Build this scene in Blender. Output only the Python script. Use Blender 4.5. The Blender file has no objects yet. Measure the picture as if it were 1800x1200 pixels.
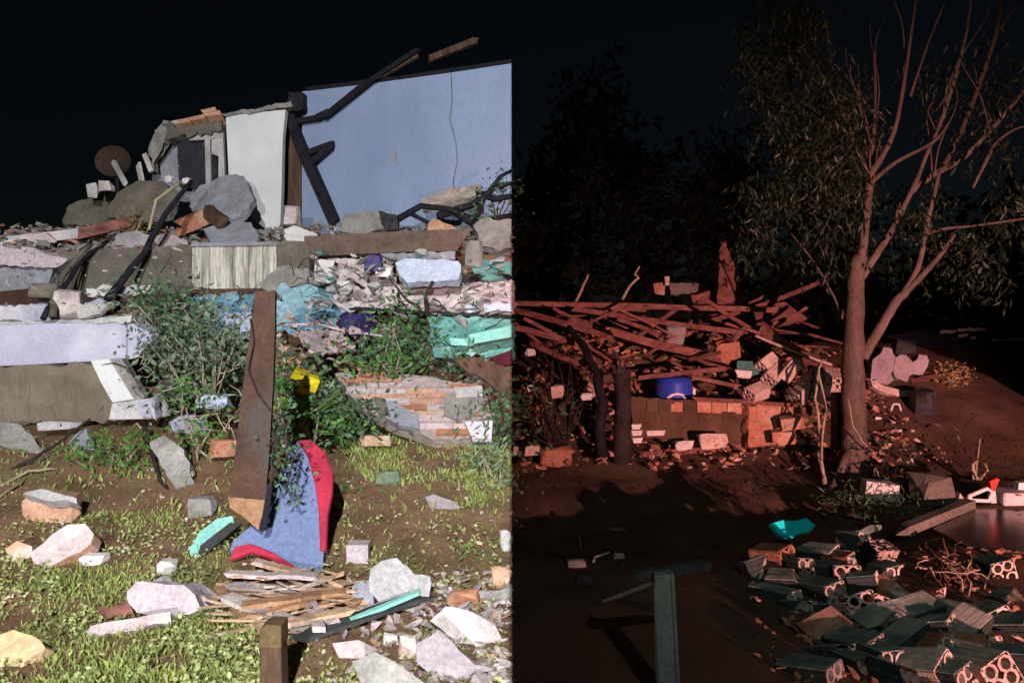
import bpy, bmesh, math, random
from mathutils import Vector as V, Matrix, noise, Euler
R = math.radians
scene = bpy.context.scene
COL = scene.collection
random.seed(7)

# ------------------------------------------------------------------ camera
FPX, HY, EYE = 1300.0, 560.0, 1.6          # focal length and horizon in photo pixels, eye height in metres
cam_d = bpy.data.cameras.new('camera'); cam = bpy.data.objects.new('camera', cam_d); COL.objects.link(cam)
cam_d.sensor_width = 36.0; cam_d.lens = FPX/1800*36; cam_d.shift_y = -(600-HY)/1800
cam_d.clip_start = 0.05; cam_d.clip_end = 2000
cam.location = (0, 0, EYE); cam.rotation_euler = (R(90), 0, 0)
scene.camera = cam

# ------------------------------------------------------------------ night sky
w = bpy.data.worlds.new('World'); scene.world = w; w.use_nodes = True
nt = w.node_tree; bg = nt.nodes['Background']
sky = nt.nodes.new('ShaderNodeTexSky'); sky.sky_type = 'NISHITA'; sky.sun_disc = False
sky.sun_elevation = R(24); sky.sun_rotation = R(210); sky.altitude = 300
nt.links.new(sky.outputs['Color'], bg.inputs['Color']); bg.inputs['Strength'].default_value = 0.0008

# ------------------------------------------------------------------ lamps
def spot(name, loc, aim, power, col, size, blend, radius):
    d = bpy.data.lights.new(name, 'SPOT'); o = bpy.data.objects.new(name, d); COL.objects.link(o)
    d.energy = power; d.color = col; d.spot_size = R(size); d.spot_blend = blend; d.shadow_soft_size = radius
    o.location = loc; o.rotation_euler = (V(aim)-V(loc)).to_track_quat('-Z', 'Y').to_euler()
    return o
# white floodlight behind the viewer, its beam shaped to stop at the middle line
for zz, pw in ((2.3, 6300), (7.2, 11800)):    # the low one is added to fill the high one's shadows
    spot('white_flood_and_fill', (-.012, -7, zz), (-10, -7, zz), pw, (1.0, .98, .96), 180, 0.0, .02)
# red vehicle lamps, low and to the right, shining into the timber heap
spot('red_vehicle_lamp', (5.0, -6, .9), (3.75, 9.0, 0.72), 15000, (1.0, .43, .385), 41, 1.0, .06).scale = (1, .88, 1)   # a flat wide beam
# weak cool lamp over the block heap
spot('cool_hand_torch', (1.2, -.8, 3.2), (2.15, 4.4, 0.0), 190, (.84, 1.0, .93), 60, 1.0, .03)

vs = scene.view_settings
vs.view_transform = 'Standard'; vs.look = 'None'; vs.exposure = 0; vs.gamma = 1; vs.use_curve_mapping = False
scene.render.engine = 'CYCLES'
scene.render.filter_size = 2.2

# ------------------------------------------------------------------ helpers
def P(px, py, D): return V(((px-900)/FPX*D, D, EYE-(py-HY)/FPX*D))
def sm(a, b, x):
    t = max(0.0, min(1.0, (x-a)/(b-a))); return t*t*(3-2*t)
def lerp(a, b, t): return a+(b-a)*t
def gl(x, y):                                # rising garden and terrace on the left
    z = .48*sm(4.4, 8.2, y)+.25*sm(8.2, 8.7, y)+1.15*sm(8.6, 10.0, y)+.62*sm(9.95, 10.35, y)+.55*sm(10.6, 13, y)
    n = noise.noise(V((x*.9, y*.9, 1)))*.05+noise.noise(V((x*3.1, y*3.1, 4)))*.022+noise.noise(V((x*8, y*8, 2)))*.010
    return z+n*(1+1.2*sm(8.4, 9, y))
def gr(x, y):                                # yard, hollow and earth mound on the right
    A = lerp(.75, 1.24, sm(3.2, 4.6, x))*(1-sm(5.6, 8.3, x))
    z = A*sm(7.3, 10.9, y)*(1-sm(11.8, 13.6, y))
    z -= .34*math.exp(-((y-6.1)/.75)**2)*(1-sm(2.2, 3.3, x))*sm(-.2, .3, x)
    z += .62*math.exp(-((y-10.0)/.9)**2)*sm(.1, .8, x)*(1-sm(3.2, 4.2, x))
    z += 1.02*sm(15, 18, y)*sm(4, 6, x)
    n = noise.noise(V((x*.8, y*.8, 11)))*.05+noise.noise(V((x*3, y*3, 14)))*.03+noise.noise(V((x*7, y*7, 12)))*.014
    return z+n*sm(4.3, 5.5, y)
def g(x, y): return gl(x, y) if x < 0 else gr(x, y)
def G(px, py):                               # where the line of sight meets the ground
    D = 2.5
    while D < 60:
        p = P(px, py, D)
        if p.z <= g(p.x, p.y): return p
        D += .02
    return P(px, py, 60)

_cat = {}
WL = {}
class MB:
    def __init__(s): s.v = []; s.f = []; s.m = []
    def add(s, vs_, fs, mi=0):
        n = len(s.v); s.v += [V(q) for q in vs_]
        for f in fs: s.f.append([i+n for i in f]); s.m.append(mi)
    def box(s, c, size, rot=None, mi=0, jit=0.0):
        M = rot if rot else Matrix.Identity(3); q = []
        for x in (-.5, .5):
            for y in (-.5, .5):
                for z in (-.5, .5):
                    q.append(V(c)+M@V((x*size[0]*(1+random.uniform(-jit, jit)), y*size[1]*(1+random.uniform(-jit, jit)), z*size[2]*(1+random.uniform(-jit, jit)))))
        s.add(q, [(0, 1, 3, 2), (4, 6, 7, 5), (0, 4, 5, 1), (2, 3, 7, 6), (0, 2, 6, 4), (1, 5, 7, 3)], mi)
    def tube(s, pts, rad, n=7, mi=0):
        pts = [V(p) for p in pts]; rings = []
        for i, p in enumerate(pts):
            t = (pts[min(i+1, len(pts)-1)]-pts[max(i-1, 0)]).normalized()
            a = t.orthogonal().normalized() if i == 0 else (a-t*a.dot(t)).normalized()
            b = t.cross(a); r = rad[i] if isinstance(rad, (list, tuple)) else rad
            rings.append([p+(a*math.cos(k*2*math.pi/n)+b*math.sin(k*2*math.pi/n))*r for k in range(n)])
        q = [x for r in rings for x in r]; fs = []
        for i in range(len(pts)-1):
            for k in range(n):
                fs.append((i*n+k, i*n+(k+1) % n, (i+1)*n+(k+1) % n, (i+1)*n+k))
        fs.append(tuple(range(n))[::-1]); fs.append(tuple((len(pts)-1)*n+k for k in range(n)))
        s.add(q, fs, mi)
    def hull(s, pts, mi=0):
        b = bmesh.new()
        for p in pts: b.verts.new(p)
        bmesh.ops.convex_hull(b, input=b.verts[:])
        for vv in [x for x in b.verts if not x.link_faces]: b.verts.remove(vv)
        b.verts.index_update()
        s.add([vv.co.copy() for vv in b.verts], [[x.index for x in f.verts] for f in b.faces], mi); b.free()
    def prism(s, front, d, mi=0, side=None):
        n = len(front); q = [V(p) for p in front]+[V(p)+d for p in front]
        fs = [tuple(range(n)), tuple(range(2*n-1, n-1, -1))]
        s.add(q, fs, mi)
        k = len(s.v)-2*n
        for i in range(n):
            j = (i+1) % n; s.f.append([k+i, k+i+n, k+j+n, k+j]); s.m.append(mi if side is None else side)
def mesh_from(mb, name, mats, off, smooth):
    me = bpy.data.meshes.new(name)
    me.from_pydata([tuple(q-off) for q in mb.v], [], mb.f)
    for m in (mats if isinstance(mats, (list, tuple)) else [mats]): me.materials.append(m)
    for p, mi in zip(me.polygons, mb.m): p.material_index = mi; p.use_smooth = smooth
    b = bmesh.new(); b.from_mesh(me); bmesh.ops.recalc_face_normals(b, faces=b.faces); b.to_mesh(me); b.free()
    me.update(); return me
def tag(o, label=None, cat=None, group=None, kind=None):
    if label: o['label'] = label
    if cat: o['category'] = cat
    if group: o['group'] = group
    if kind: o['kind'] = kind
    return o
def obj(name, mb, mats, parent=None, smooth=False, bevel=0):
    lo = V((min(q.x for q in mb.v), min(q.y for q in mb.v), min(q.z for q in mb.v)))
    hi = V((max(q.x for q in mb.v), max(q.y for q in mb.v), max(q.z for q in mb.v)))
    off = V(((lo.x+hi.x)/2, (lo.y+hi.y)/2, lo.z))
    o = bpy.data.objects.new(name, mesh_from(mb, name, mats, off, smooth)); COL.objects.link(o)
    WL[o] = off
    if parent: o.parent = parent; o.location = off-WL[parent]
    else: o.location = off
    if bevel:
        m = o.modifiers.new('bevel', 'BEVEL'); m.width = bevel; m.segments = 1; m.limit_method = 'ANGLE'
    return o
def thing(name, label, cat, loc, group=None):
    o = bpy.data.objects.new(name, None); COL.objects.link(o); o.location = loc; o.empty_display_size = .1
    WL[o] = V(loc); return tag(o, label, cat, group)

# ------------------------------------------------------------------ materials
MATS = {}
def mat(name, c1, c2=None, scale=6.0, rough=.85, bump=.25, c3=None, var=.18, metal=0.0, fine=38.0, spec=.14, stretch=None, grit=.24):
    m = bpy.data.materials.new(name); m.use_nodes = True; t = m.node_tree; N = t.nodes.new; L = t.links.new
    b = t.nodes['Principled BSDF']; b.inputs['Roughness'].default_value = rough; b.inputs['Metallic'].default_value = metal
    b.inputs['Specular IOR Level'].default_value = spec
    c2 = c2 or tuple(x*.6 for x in c1)
    geo = N('ShaderNodeNewGeometry'); mp = N('ShaderNodeMapping'); L(geo.outputs['Position'], mp.inputs['Vector'])
    if stretch: mp.inputs['Scale'].default_value = stretch
    n1 = N('ShaderNodeTexNoise'); n1.inputs['Scale'].default_value = scale; n1.inputs['Detail'].default_value = 8; n1.inputs['Roughness'].default_value = .62
    L(mp.outputs['Vector'], n1.inputs['Vector'])
    r = N('ShaderNodeValToRGB'); r.color_ramp.elements[0].position = .34; r.color_ramp.elements[1].position = .66
    r.color_ramp.elements[0].color = (*c2, 1); r.color_ramp.elements[1].color = (*c1, 1); L(n1.outputs['Fac'], r.inputs['Fac'])
    col = r.outputs['Color']
    if c3:                                   # a third tone in its own patches
        n3 = N('ShaderNodeTexNoise'); n3.inputs['Scale'].default_value = scale*.37; n3.inputs['Detail'].default_value = 5
        L(mp.outputs['Vector'], n3.inputs['Vector'])
        r3 = N('ShaderNodeValToRGB'); r3.color_ramp.elements[0].position = .52; r3.color_ramp.elements[1].position = .62; L(n3.outputs['Fac'], r3.inputs['Fac'])
        mx = N('ShaderNodeMixRGB'); L(r3.outputs['Color'], mx.inputs['Fac']); L(col, mx.inputs['Color1']); mx.inputs['Color2'].default_value = (*c3, 1); col = mx.outputs['Color']
    oi = N('ShaderNodeObjectInfo'); mr = N('ShaderNodeMapRange'); mr.inputs['To Min'].default_value = 1-var; mr.inputs['To Max'].default_value = 1+var
    L(oi.outputs['Random'], mr.inputs['Value'])
    hs = N('ShaderNodeHueSaturation'); sp = N('ShaderNodeMapRange'); sp.inputs['From Min'].default_value = .36; sp.inputs['From Max'].default_value = .64; sp.inputs['To Min'].default_value = 1-grit; sp.inputs['To Max'].default_value = 1+grit*.7
    n2 = N('ShaderNodeTexNoise'); n2.inputs['Scale'].default_value = fine; n2.inputs['Detail'].default_value = 6; n2.inputs['Roughness'].default_value = .7; L(mp.outputs['Vector'], n2.inputs['Vector'])
    L(n2.outputs['Fac'], sp.inputs['Value']); mu = N('ShaderNodeMath'); mu.operation = 'MULTIPLY'; L(sp.outputs['Result'], mu.inputs[0]); L(mr.outputs['Result'], mu.inputs[1]); L(mu.outputs[0], hs.inputs['Value']); L(col, hs.inputs['Color']); L(hs.outputs['Color'], b.inputs['Base Color'])
    ad = N('ShaderNodeMath'); ad.operation = 'ADD'; L(n1.outputs['Fac'], ad.inputs[0]); L(n2.outputs['Fac'], ad.inputs[1])
    bu = N('ShaderNodeBump'); bu.inputs['Strength'].default_value = bump; bu.inputs['Distance'].default_value = .03
    L(ad.outputs[0], bu.inputs['Height']); L(bu.outputs['Normal'], b.inputs['Normal'])
    MATS[name] = m; return m
def leafmat(name, c1, c2, rough=.5):
    m = mat(name, c1, c2, scale=9, rough=rough, bump=.05, spec=.4)
    t = m.node_tree; b = t.nodes['Principled BSDF']; out = t.nodes['Material Output']
    tr = t.nodes.new('ShaderNodeBsdfTranslucent'); mx = t.nodes.new('ShaderNodeMixShader'); mx.inputs[0].default_value = .25
    src = b.inputs['Base Color'].links[0].from_socket; t.links.new(src, tr.inputs['Color'])
    t.links.new(b.outputs[0], mx.inputs[1]); t.links.new(tr.outputs[0], mx.inputs[2]); t.links.new(mx.outputs[0], out.inputs['Surface'])
    return m
M_soil = mat('soil', (.17, .105, .06), (.09, .055, .032), 2.3, .95, .5, c3=(.13, .10, .06))
M_red = mat('red_earth', (.12, .068, .047), (.058, .034, .024), 2.0, .95, .5, c3=(.10, .072, .045))
M_conc = mat('concrete', (.29, .28, .27), (.16, .15, .145), 3.2, .9, .35)
M_dconc = mat('weathered_concrete', (.17, .155, .135), (.09, .08, .065), 2.2, .92, .4, c3=(.11, .10, .075))
M_gconc = mat('blue_grey_slab', (.27, .28, .33), (.17, .175, .20), 2.4, .85, .25)
M_white = mat('white_plaster', (.42, .41, .42), (.28, .27, .28), 2.8, .88, .22, c3=(.50, .48, .46))
M_wall = mat('pale_blue_wall_paint', (.225, .30, .455), (.18, .245, .375), .9, .8, .10, var=.04, stretch=(1, 1, .35), grit=.10)
M_pier = mat('cream_white_paint', (.58, .59, .60), (.47, .49, .51), 1.6, .8, .12, var=.05, grit=.10)
M_col = mat('lavender_white_paint', (.37, .37, .48), (.29, .29, .38), 2.0, .7, .12, c3=(.52, .50, .56), var=.05, grit=.10)
M_streak = mat('streaked_whitewash', (.62, .60, .54), (.13, .12, .10), 5.0, .9, .3, stretch=(3.2, 3.2, .28), var=.05)
M_pink = mat('pink_plaster', (.47, .39, .40), (.31, .25, .26), 5, .9, .35, c3=(.52, .47, .46))
M_foam = mat('pale_foam', (.38, .33, .36), (.29, .25, .28), 6, .8, .2)
M_terra = mat('terracotta', (.40, .185, .115), (.25, .11, .07), 7, .9, .35, c3=(.42, .27, .20))
M_pbrick = mat('pale_brick', (.50, .30, .21), (.36, .20, .14), 8, .92, .35, c3=(.48, .38, .33))
M_mortar = mat('mortar', (.34, .29, .26), (.22, .19, .17), 12, .95, .5)
M_wood = mat('brown_wood', (.115, .065, .045), (.05, .03, .022), 5, .8, .3, stretch=(2.5, 2.5, .5))
M_rust = mat('rusty_brown_board', (.075, .036, .024), (.032, .019, .015), 3.2, .7, .25, c3=(.055, .04, .038), var=.05)
M_beam = mat('dull_brown_beam', (.15, .105, .085), (.08, .056, .045), 4, .85, .3, c3=(.12, .075, .06))
M_render = mat('brown_wall_render', (.11, .065, .042), (.05, .030, .020), 3.0, .92, .4, c3=(.085, .062, .036))
M_owood = mat('raw_orange_wood', (.36, .21, .12), (.24, .13, .075), 9, .85, .3)
M_splint = mat('splintered_wood', (.55, .38, .26), (.30, .19, .12), 10, .85, .35, c3=(.50, .42, .36))
M_char = mat('charred_timber', (.018, .017, .024), (.008, .008, .012), 8, .7, .4)
M_dwood = mat('dark_branch', (.045, .036, .034), (.02, .017, .017), 9, .85, .4)
M_timber = mat('rafter_timber', (.235, .10, .082), (.085, .037, .030), 6, .85, .35, stretch=(1, 1, 2))
M_bark = mat('pale_bark', (.15, .11, .092), (.075, .056, .046), 5, .9, .5, stretch=(1.6, 1.6, .7), fine=30)
M_twig = mat('pale_twig', (.36, .30, .22), (.22, .17, .12), 8, .85, .3)
M_tarp = mat('blue_tarp', (.15, .30, .40), (.09, .18, .27), 3.5, .45, .25, c3=(.25, .42, .50), var=.08)
M_teal = mat('teal_sheet', (.12, .31, .28), (.07, .19, .17), 3.5, .55, .2, c3=(.20, .40, .37))
M_turq = mat('turquoise_paint', (.22, .50, .45), (.15, .37, .33), 4, .5, .15, grit=.2)
M_lblue = mat('pale_blue_plastic', (.42, .48, .62), (.35, .40, .52), 4, .45, .12)
M_purp = mat('purple_plastic', (.045, .035, .14), (.03, .024, .09), 5, .4, .1, grit=.2)
M_panel = mat('blue_grey_panel', (.145, .185, .34), (.115, .15, .28), 1.7, .6, .08, var=.03, grit=.2)
M_trim = mat('red_trim', (.40, .028, .06), (.28, .02, .045), 6, .6, .12, var=.05, grit=.2)
M_yel = mat('yellow_rag', (.62, .52, .02), (.42, .34, .01), 9, .7, .2)
M_blackp = mat('black_plastic', (.012, .012, .014), (.02, .02, .022), 5, .5, .15)
M_glass = mat('dark_pane', (.03, .032, .045), (.02, .022, .03), 3, .25, .03, spec=.5)
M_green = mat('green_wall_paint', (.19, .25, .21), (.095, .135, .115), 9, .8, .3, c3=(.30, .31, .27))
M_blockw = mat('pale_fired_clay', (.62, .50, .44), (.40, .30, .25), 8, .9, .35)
M_sideshade = mat('painted_side_shade', (.045, .062, .058), (.022, .032, .03), 7, .85, .25)  # shade of the blocks' front-left side, put into its colour
M_dark = mat('dark_render', (.05, .052, .055), (.03, .03, .032), 6, .9, .3)
M_drum = mat('blue_drum', (.03, .06, .42), (.02, .04, .30), 4, .4, .1, grit=.2)
M_wpaint = mat('white_paint', (.66, .64, .63), (.52, .50, .49), 6, .6, .1, grit=.2)
M_cyan = mat('cyan_plastic', (.01, .78, .82), (.01, .62, .68), 5, .45, .2, grit=.2)
M_floor = mat('red_floor_paint', (.17, .07, .045), (.11, .047, .03), 1.4, .75, .1)
M_wet = mat('wet_concrete', (.085, .058, .045), (.055, .038, .03), 1.2, .22, .04, spec=.5)
M_steel = mat('galvanised_steel', (.30, .34, .345), (.18, .21, .215), 5, .5, .12, metal=.25)
M_redp = mat('red_plastic', (.60, .05, .03), (.48, .04, .025), 5, .4, .1)
M_litter = mat('straw_litter', (.55, .42, .22), (.33, .22, .10), 18, .9, .3, var=.2)
M_tin = mat('dark_tin', (.10, .12, .17), (.05, .06, .09), 3, .4, .2, metal=.4)
L_bush = leafmat('bush_leaf', (.10, .20, .085), (.045, .10, .05))
L_pale = leafmat('pale_bush_leaf', (.22, .28, .19), (.11, .17, .10))
L_weed = leafmat('weed_leaf', (.10, .24, .04), (.05, .14, .03))
L_grass = leafmat('grass_blade', (.33, .38, .11), (.17, .24, .065), .6)
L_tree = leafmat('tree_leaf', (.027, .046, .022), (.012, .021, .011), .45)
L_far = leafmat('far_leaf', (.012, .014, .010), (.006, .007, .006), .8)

# ------------------------------------------------------------------ shape makers
def frame(px, py, D, tilt=0, yaw=0):
    """a plane through a point: tilt leans its top away, yaw turns it about the vertical"""
    O = P(px, py, D); n = V((0, -1, 0)); M = Matrix.Rotation(R(yaw), 3, 'Z')@Matrix.Rotation(-R(tilt), 3, 'X')
    return O, M@n
def onplane(px, py, O, n):
    c = V((0, 0, EYE)); d = P(px, py, 1)-c
    return c+d*((O-c).dot(n)/d.dot(n))
def poly3(poly, O, n, jag=0, step=.12):
    q = [onplane(x, y, O, n) for x, y in poly]
    if not jag: return q
    o = []; u = n.orthogonal().normalized(); v = n.cross(u)
    for i, a in enumerate(q):
        b = q[(i+1) % len(q)]; k = max(1, int((b-a).length/step))
        for j in range(k):
            p = a.lerp(b, j/k)
            if j: p += u*random.uniform(-jag, jag)+v*random.uniform(-jag, jag)
            o.append(p)
    return o
def slab(name, label, cat, poly, D, th, m, tilt=0, yaw=0, jag=.012, parent=None, group=None, side=None):
    cx = sum(p[0] for p in poly)/len(poly); cy = sum(p[1] for p in poly)/len(poly)
    if D is None:                            # resting on the ground at its lowest point
        lowest = max(poly, key=lambda q: q[1]); O, n = frame(cx, cy, 5, tilt, yaw); O = G(*lowest)+V((0, 0, .015))
    else: O, n = frame(cx, cy, D, tilt, yaw)
    mb = MB()
    mb.prism(poly3(poly, O, n, jag*1.4, .07 if jag else .12), -n*th, 0, 1 if side else None)
    if jag and not side: tri(mb); roughen(mb, min(.03, .2*th), 5.0, 1)
    o = obj(name, mb, [m, side] if side else m, parent)
    return tag(o, label, cat, group) if not parent else o
def roughen(mb, amp, fq, cuts=2):
    b = bmesh.new(); vv = [b.verts.new(q) for q in mb.v]
    for f in mb.f:
        try: b.faces.new([vv[i] for i in f])
        except ValueError: pass
    bmesh.ops.subdivide_edges(b, edges=b.edges[:], cuts=cuts, use_grid_fill=True)
    bmesh.ops.triangulate(b, faces=b.faces[:])
    sd = random.uniform(0, 90)
    for x in b.verts:
        q = x.co*fq; x.co += V((noise.noise(q+V((sd, 0, 0))), noise.noise(q+V((0, sd, 7))), noise.noise(q+V((3, 0, sd)))))*amp+V((noise.noise(q*3+V((sd, 0, 0))), noise.noise(q*3+V((0, sd, 7))), noise.noise(q*3+V((3, 0, sd)))))*amp*.45
    b.verts.index_update(); mb.v = [x.co.copy() for x in b.verts]; mb.f = [[x.index for x in f.verts] for f in b.faces]; mb.m = [0]*len(mb.f); b.free()
def tri(mb):
    b = bmesh.new(); vv = [b.verts.new(q) for q in mb.v]
    for f in mb.f: b.faces.new([vv[i] for i in f])
    bmesh.ops.triangulate(b, faces=b.faces[:]); bmesh.ops.subdivide_edges(b, edges=[e for e in b.edges if e.calc_length() > .16], cuts=2); bmesh.ops.triangulate(b, faces=b.faces[:])
    b.verts.index_update(); mb.v = [x.co.copy() for x in b.verts]; mb.f = [[x.index for x in f.verts] for f in b.faces]; mb.m = [0]*len(mb.f); b.free()
def rnd_hull(c, size, rot, n=14, box=.7):
    pts = []
    for x in (-1, 1):
        for y in (-1, 1):
            for z in (-1, 1):
                pts.append(V((x*random.uniform(box, 1), y*random.uniform(box, 1), z*random.uniform(box, 1))))
    for _ in range(n):
        p = V((random.uniform(-1, 1), random.uniform(-1, 1), random.uniform(-1, 1)))
        k = max(abs(p.x), abs(p.y), abs(p.z)); pts.append(p/k*random.uniform(.8, 1.02))
    return [V(c)+rot@V((p.x*size[0]/2, p.y*size[1]/2, p.z*size[2]/2)) for p in pts]
def chunk(name, label, cat, box, m, D=None, depth=.8, rot=(0, 0, 0), sharp=.5, parent=None, group=None, bevel=0):
    """an irregular lump filling the photo box (x0,y0,x1,y1); rests on the ground unless D is given"""
    x0, y0, x1, y1 = box
    if D is None: D = G((x0+x1)/2, y1).y+.03
    c = P((x0+x1)/2, (y0+y1)/2, D); W = (x1-x0)/FPX*D; Hh = (y1-y0)/FPX*D
    mb = MB(); mb.hull(rnd_hull(c+V((0, W*depth*.3, 0)), (W, W*depth, Hh), Euler([R(a) for a in rot]).to_matrix(), 16, sharp))
    roughen(mb, min(W, Hh)*.06, 2.2/max(W, .02))
    o = obj(name, mb, m, parent)
    return tag(o, label, cat, group) if not parent else o
def plank(name, label, cat, a, b, wd, th, m, up=None, parent=None, bow=0.0, w2=None, group=None, seg=5, jag=.0):
    """a board from a to b; up = direction of its broad side"""
    a, b = V(a), V(b); t = (b-a).normalized(); up = V(up) if up else V((0, 0, 1))
    if abs(t.dot(up.normalized())) > .97: up = V((1, 0, 0))
    u = (up-t*up.dot(t)).normalized(); s = t.cross(u); mb = MB(); q = []
    for i in range(seg+1):
        k = i/seg; c = a.lerp(b, k)+u*(bow*math.sin(k*math.pi))+u*random.uniform(-1, 1)*jag
        ww = lerp(wd, w2 if w2 else wd, k)/2
        for du, ds in ((1, 1), (1, -1), (-1, -1), (-1, 1)):
            e = t*(random.uniform(-1, 1)*th*.7 if i in (0, seg) else 0)
            q.append(c+u*ww*du*(1+random.uniform(-.05, .05))+s*th/2*ds+e)
    fs = [(0, 1, 2, 3), tuple(seg*4+j for j in (3, 2, 1, 0))]
    for i in range(seg):
        for j in range(4): fs.append((i*4+j, (i+1)*4+j, (i+1)*4+(j+1) % 4, i*4+(j+1) % 4))
    mb.add(q, fs); o = obj(name, mb, m, parent)
    return tag(o, label, cat, group) if not parent else o
def rod(name, label, cat, pts, rad, m, parent=None, group=None, n=7, wob=.0):
    out = []
    for i in range(len(pts)-1):
        for k in range(3): out.append(V(pts[i]).lerp(V(pts[i+1]), k/3)+V((random.uniform(-1, 1), random.uniform(-1, 1), random.uniform(-1, 1)))*wob*(1 if i+k else 0))
    out.append(V(pts[-1])); N_ = len(out)-1
    rr = [lerp(rad[0], rad[1], i/N_) for i in range(N_+1)] if isinstance(rad, (tuple, list)) else rad
    mb = MB(); mb.tube(out, rr, n); o = obj(name, mb, m, parent, smooth=True)
    return tag(o, label, cat, group) if not parent else o
def cloth(name, label, cat, corners, m, amp=.06, nx=40, ny=26, fold=5.0, seed=0, parent=None, th=.006):
    """a rumpled sheet between four points (top left, top right, bottom right, bottom left), each (px,py,D)"""
    c = [P(*q) for q in corners]; nrm = (c[1]-c[0]).cross(c[3]-c[0]).normalized(); mb = MB(); F = []; Bk = []
    for j in range(ny+1):
        for i in range(nx+1):
            u, v = i/nx, j/ny; p = c[0].lerp(c[1], u).lerp(c[3].lerp(c[2], u), v)
            a1 = u*fold*1.5+v*fold*.9; a2 = v*fold*1.1-u*fold*.4; e = .7*noise.noise(V((u*fold*.6+seed, v*fold*.5, seed)))+.8*(1-2.4*abs(noise.noise(V((a1*1.3, a2*.35, seed+5)))))+.5*(1-2.4*abs(noise.noise(V((a1*.6, a2*2.2, seed+9)))))
            edge = V((noise.noise(V((v*6, seed, 3)))*.05*(1 if i in (0, nx) else 0), 0, noise.noise(V((u*6, seed, 9)))*.06*(1 if j in (0, ny) else 0)))
            F.append(p+nrm*amp*.5*e+edge); Bk.append(p+nrm*(amp*.5*e+th)+edge)
    s = nx+1; fs = []
    for j in range(ny):
        for i in range(nx):
            ed = min(i, nx-1-i)/nx+min(j, ny-1-j)/ny
            if noise.noise(V((i/nx*7, j/ny*5, seed+20))) < .12+ed*1.6: fs.append((j*s+i, j*s+i+1, (j+1)*s+i+1, (j+1)*s+i))
    k = len(F); mb.add(F+Bk, fs+[tuple(x+k for x in f[::-1]) for f in fs])
    o = obj(name, mb, m, parent, smooth=True)
    return tag(o, label, cat) if not parent else o
def leaf(mb, p, L, W, d=None, droop=.3):
    d = d or V((random.uniform(-1, 1), random.uniform(-1, 1), random.uniform(-.7, 1))).normalized()
    s = d.cross(V((random.uniform(-1, 1), random.uniform(-1, 1), random.uniform(-1, 1)))).normalized(); nn = s.cross(d)
    mid = p+d*L*.5; tip = p+d*L+nn*L*droop
    mb.add([p, mid+s*W/2+nn*W*.15, tip, mid-s*W/2+nn*W*.15], [(0, 1, 2), (0, 2, 3)])
def bush(name, label, blobs, D, n, L, W, lm, sm_, base, nst=5, cat='bush', depth=.5, group=None):
    """blobs: photo ellipses (px,py,rx,ry) filled with leaves; stems climb from base (px,py)"""
    bp = P(base[0], base[1], D); t = thing(name, label, cat, bp, group)
    fo = MB(); st = MB(); tot = sum(b[2]*b[3] for b in blobs)
    for (x, y, rx, ry) in blobs:
        c = P(x, y, D); k = max(2, int(n*rx*ry/tot)); cl = []
        for _ in range(max(3, k//14)):
            while True:
                q = V((random.uniform(-1, 1), random.uniform(-1, 1), random.uniform(-1, 1)))
                if q.length < 1: break
            cl.append(c+V((q.x*rx/FPX*D, q.y*rx/FPX*D*depth, q.z*ry/FPX*D)))
        for i in range(k):
            q = random.choice(cl); sp = L*random.choice((.9, 1.6, 2.6))
            leaf(fo, q+V((random.gauss(0, sp), random.gauss(0, sp), random.gauss(0, sp*.8))), L*random.uniform(.6, 1.25), W*random.uniform(.6, 1.2))
        for _ in range(nst):
            e = random.choice(cl); mid = bp.lerp(e, .5)+V((random.uniform(-.1, .1), random.uniform(-.08, .08), random.uniform(-.05, .1)))
            st.tube([bp+V((random.uniform(-.05, .05), 0, 0)), mid, e], [.011, .008, .004], 5)
    obj('stem', st, sm_, t, smooth=True); obj('foliage', fo, lm, t)
    return t
SHARDS = []
for _ in range(24):
    _m = MB(); _m.hull([V((random.uniform(-1, 1), random.uniform(-1, 1), random.uniform(-1, 1))).normalized()*random.uniform(.6, 1.1) for _k in range(9)]); SHARDS.append((_m.v, _m.f))
def scatter(name, label, cat, n, where, size, m, seed=1, flat=.7):
    """uncountable small bits lying on the ground: one object"""
    random.seed(seed); mb = MB()
    for _ in range(n):
        x, y, lift = where(); s = size*random.uniform(.35, 1.3)
        z = g(x, y)+lift+s*.2
        rot = Euler((random.uniform(-.6, .6), random.uniform(-.6, .6), random.uniform(0, 6.3))).to_matrix()
        vv, ff = random.choice(SHARDS); sx, sy, sz = s*random.uniform(.3, .6), s*random.uniform(.2, .5), s*flat*random.uniform(.12, .4)
        mb.add([V((x, y, z))+rot@V((q.x*sx, q.y*sy, q.z*sz)) for q in vv], ff)
    return tag(obj(name, mb, m), label, cat, kind='stuff')

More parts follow.
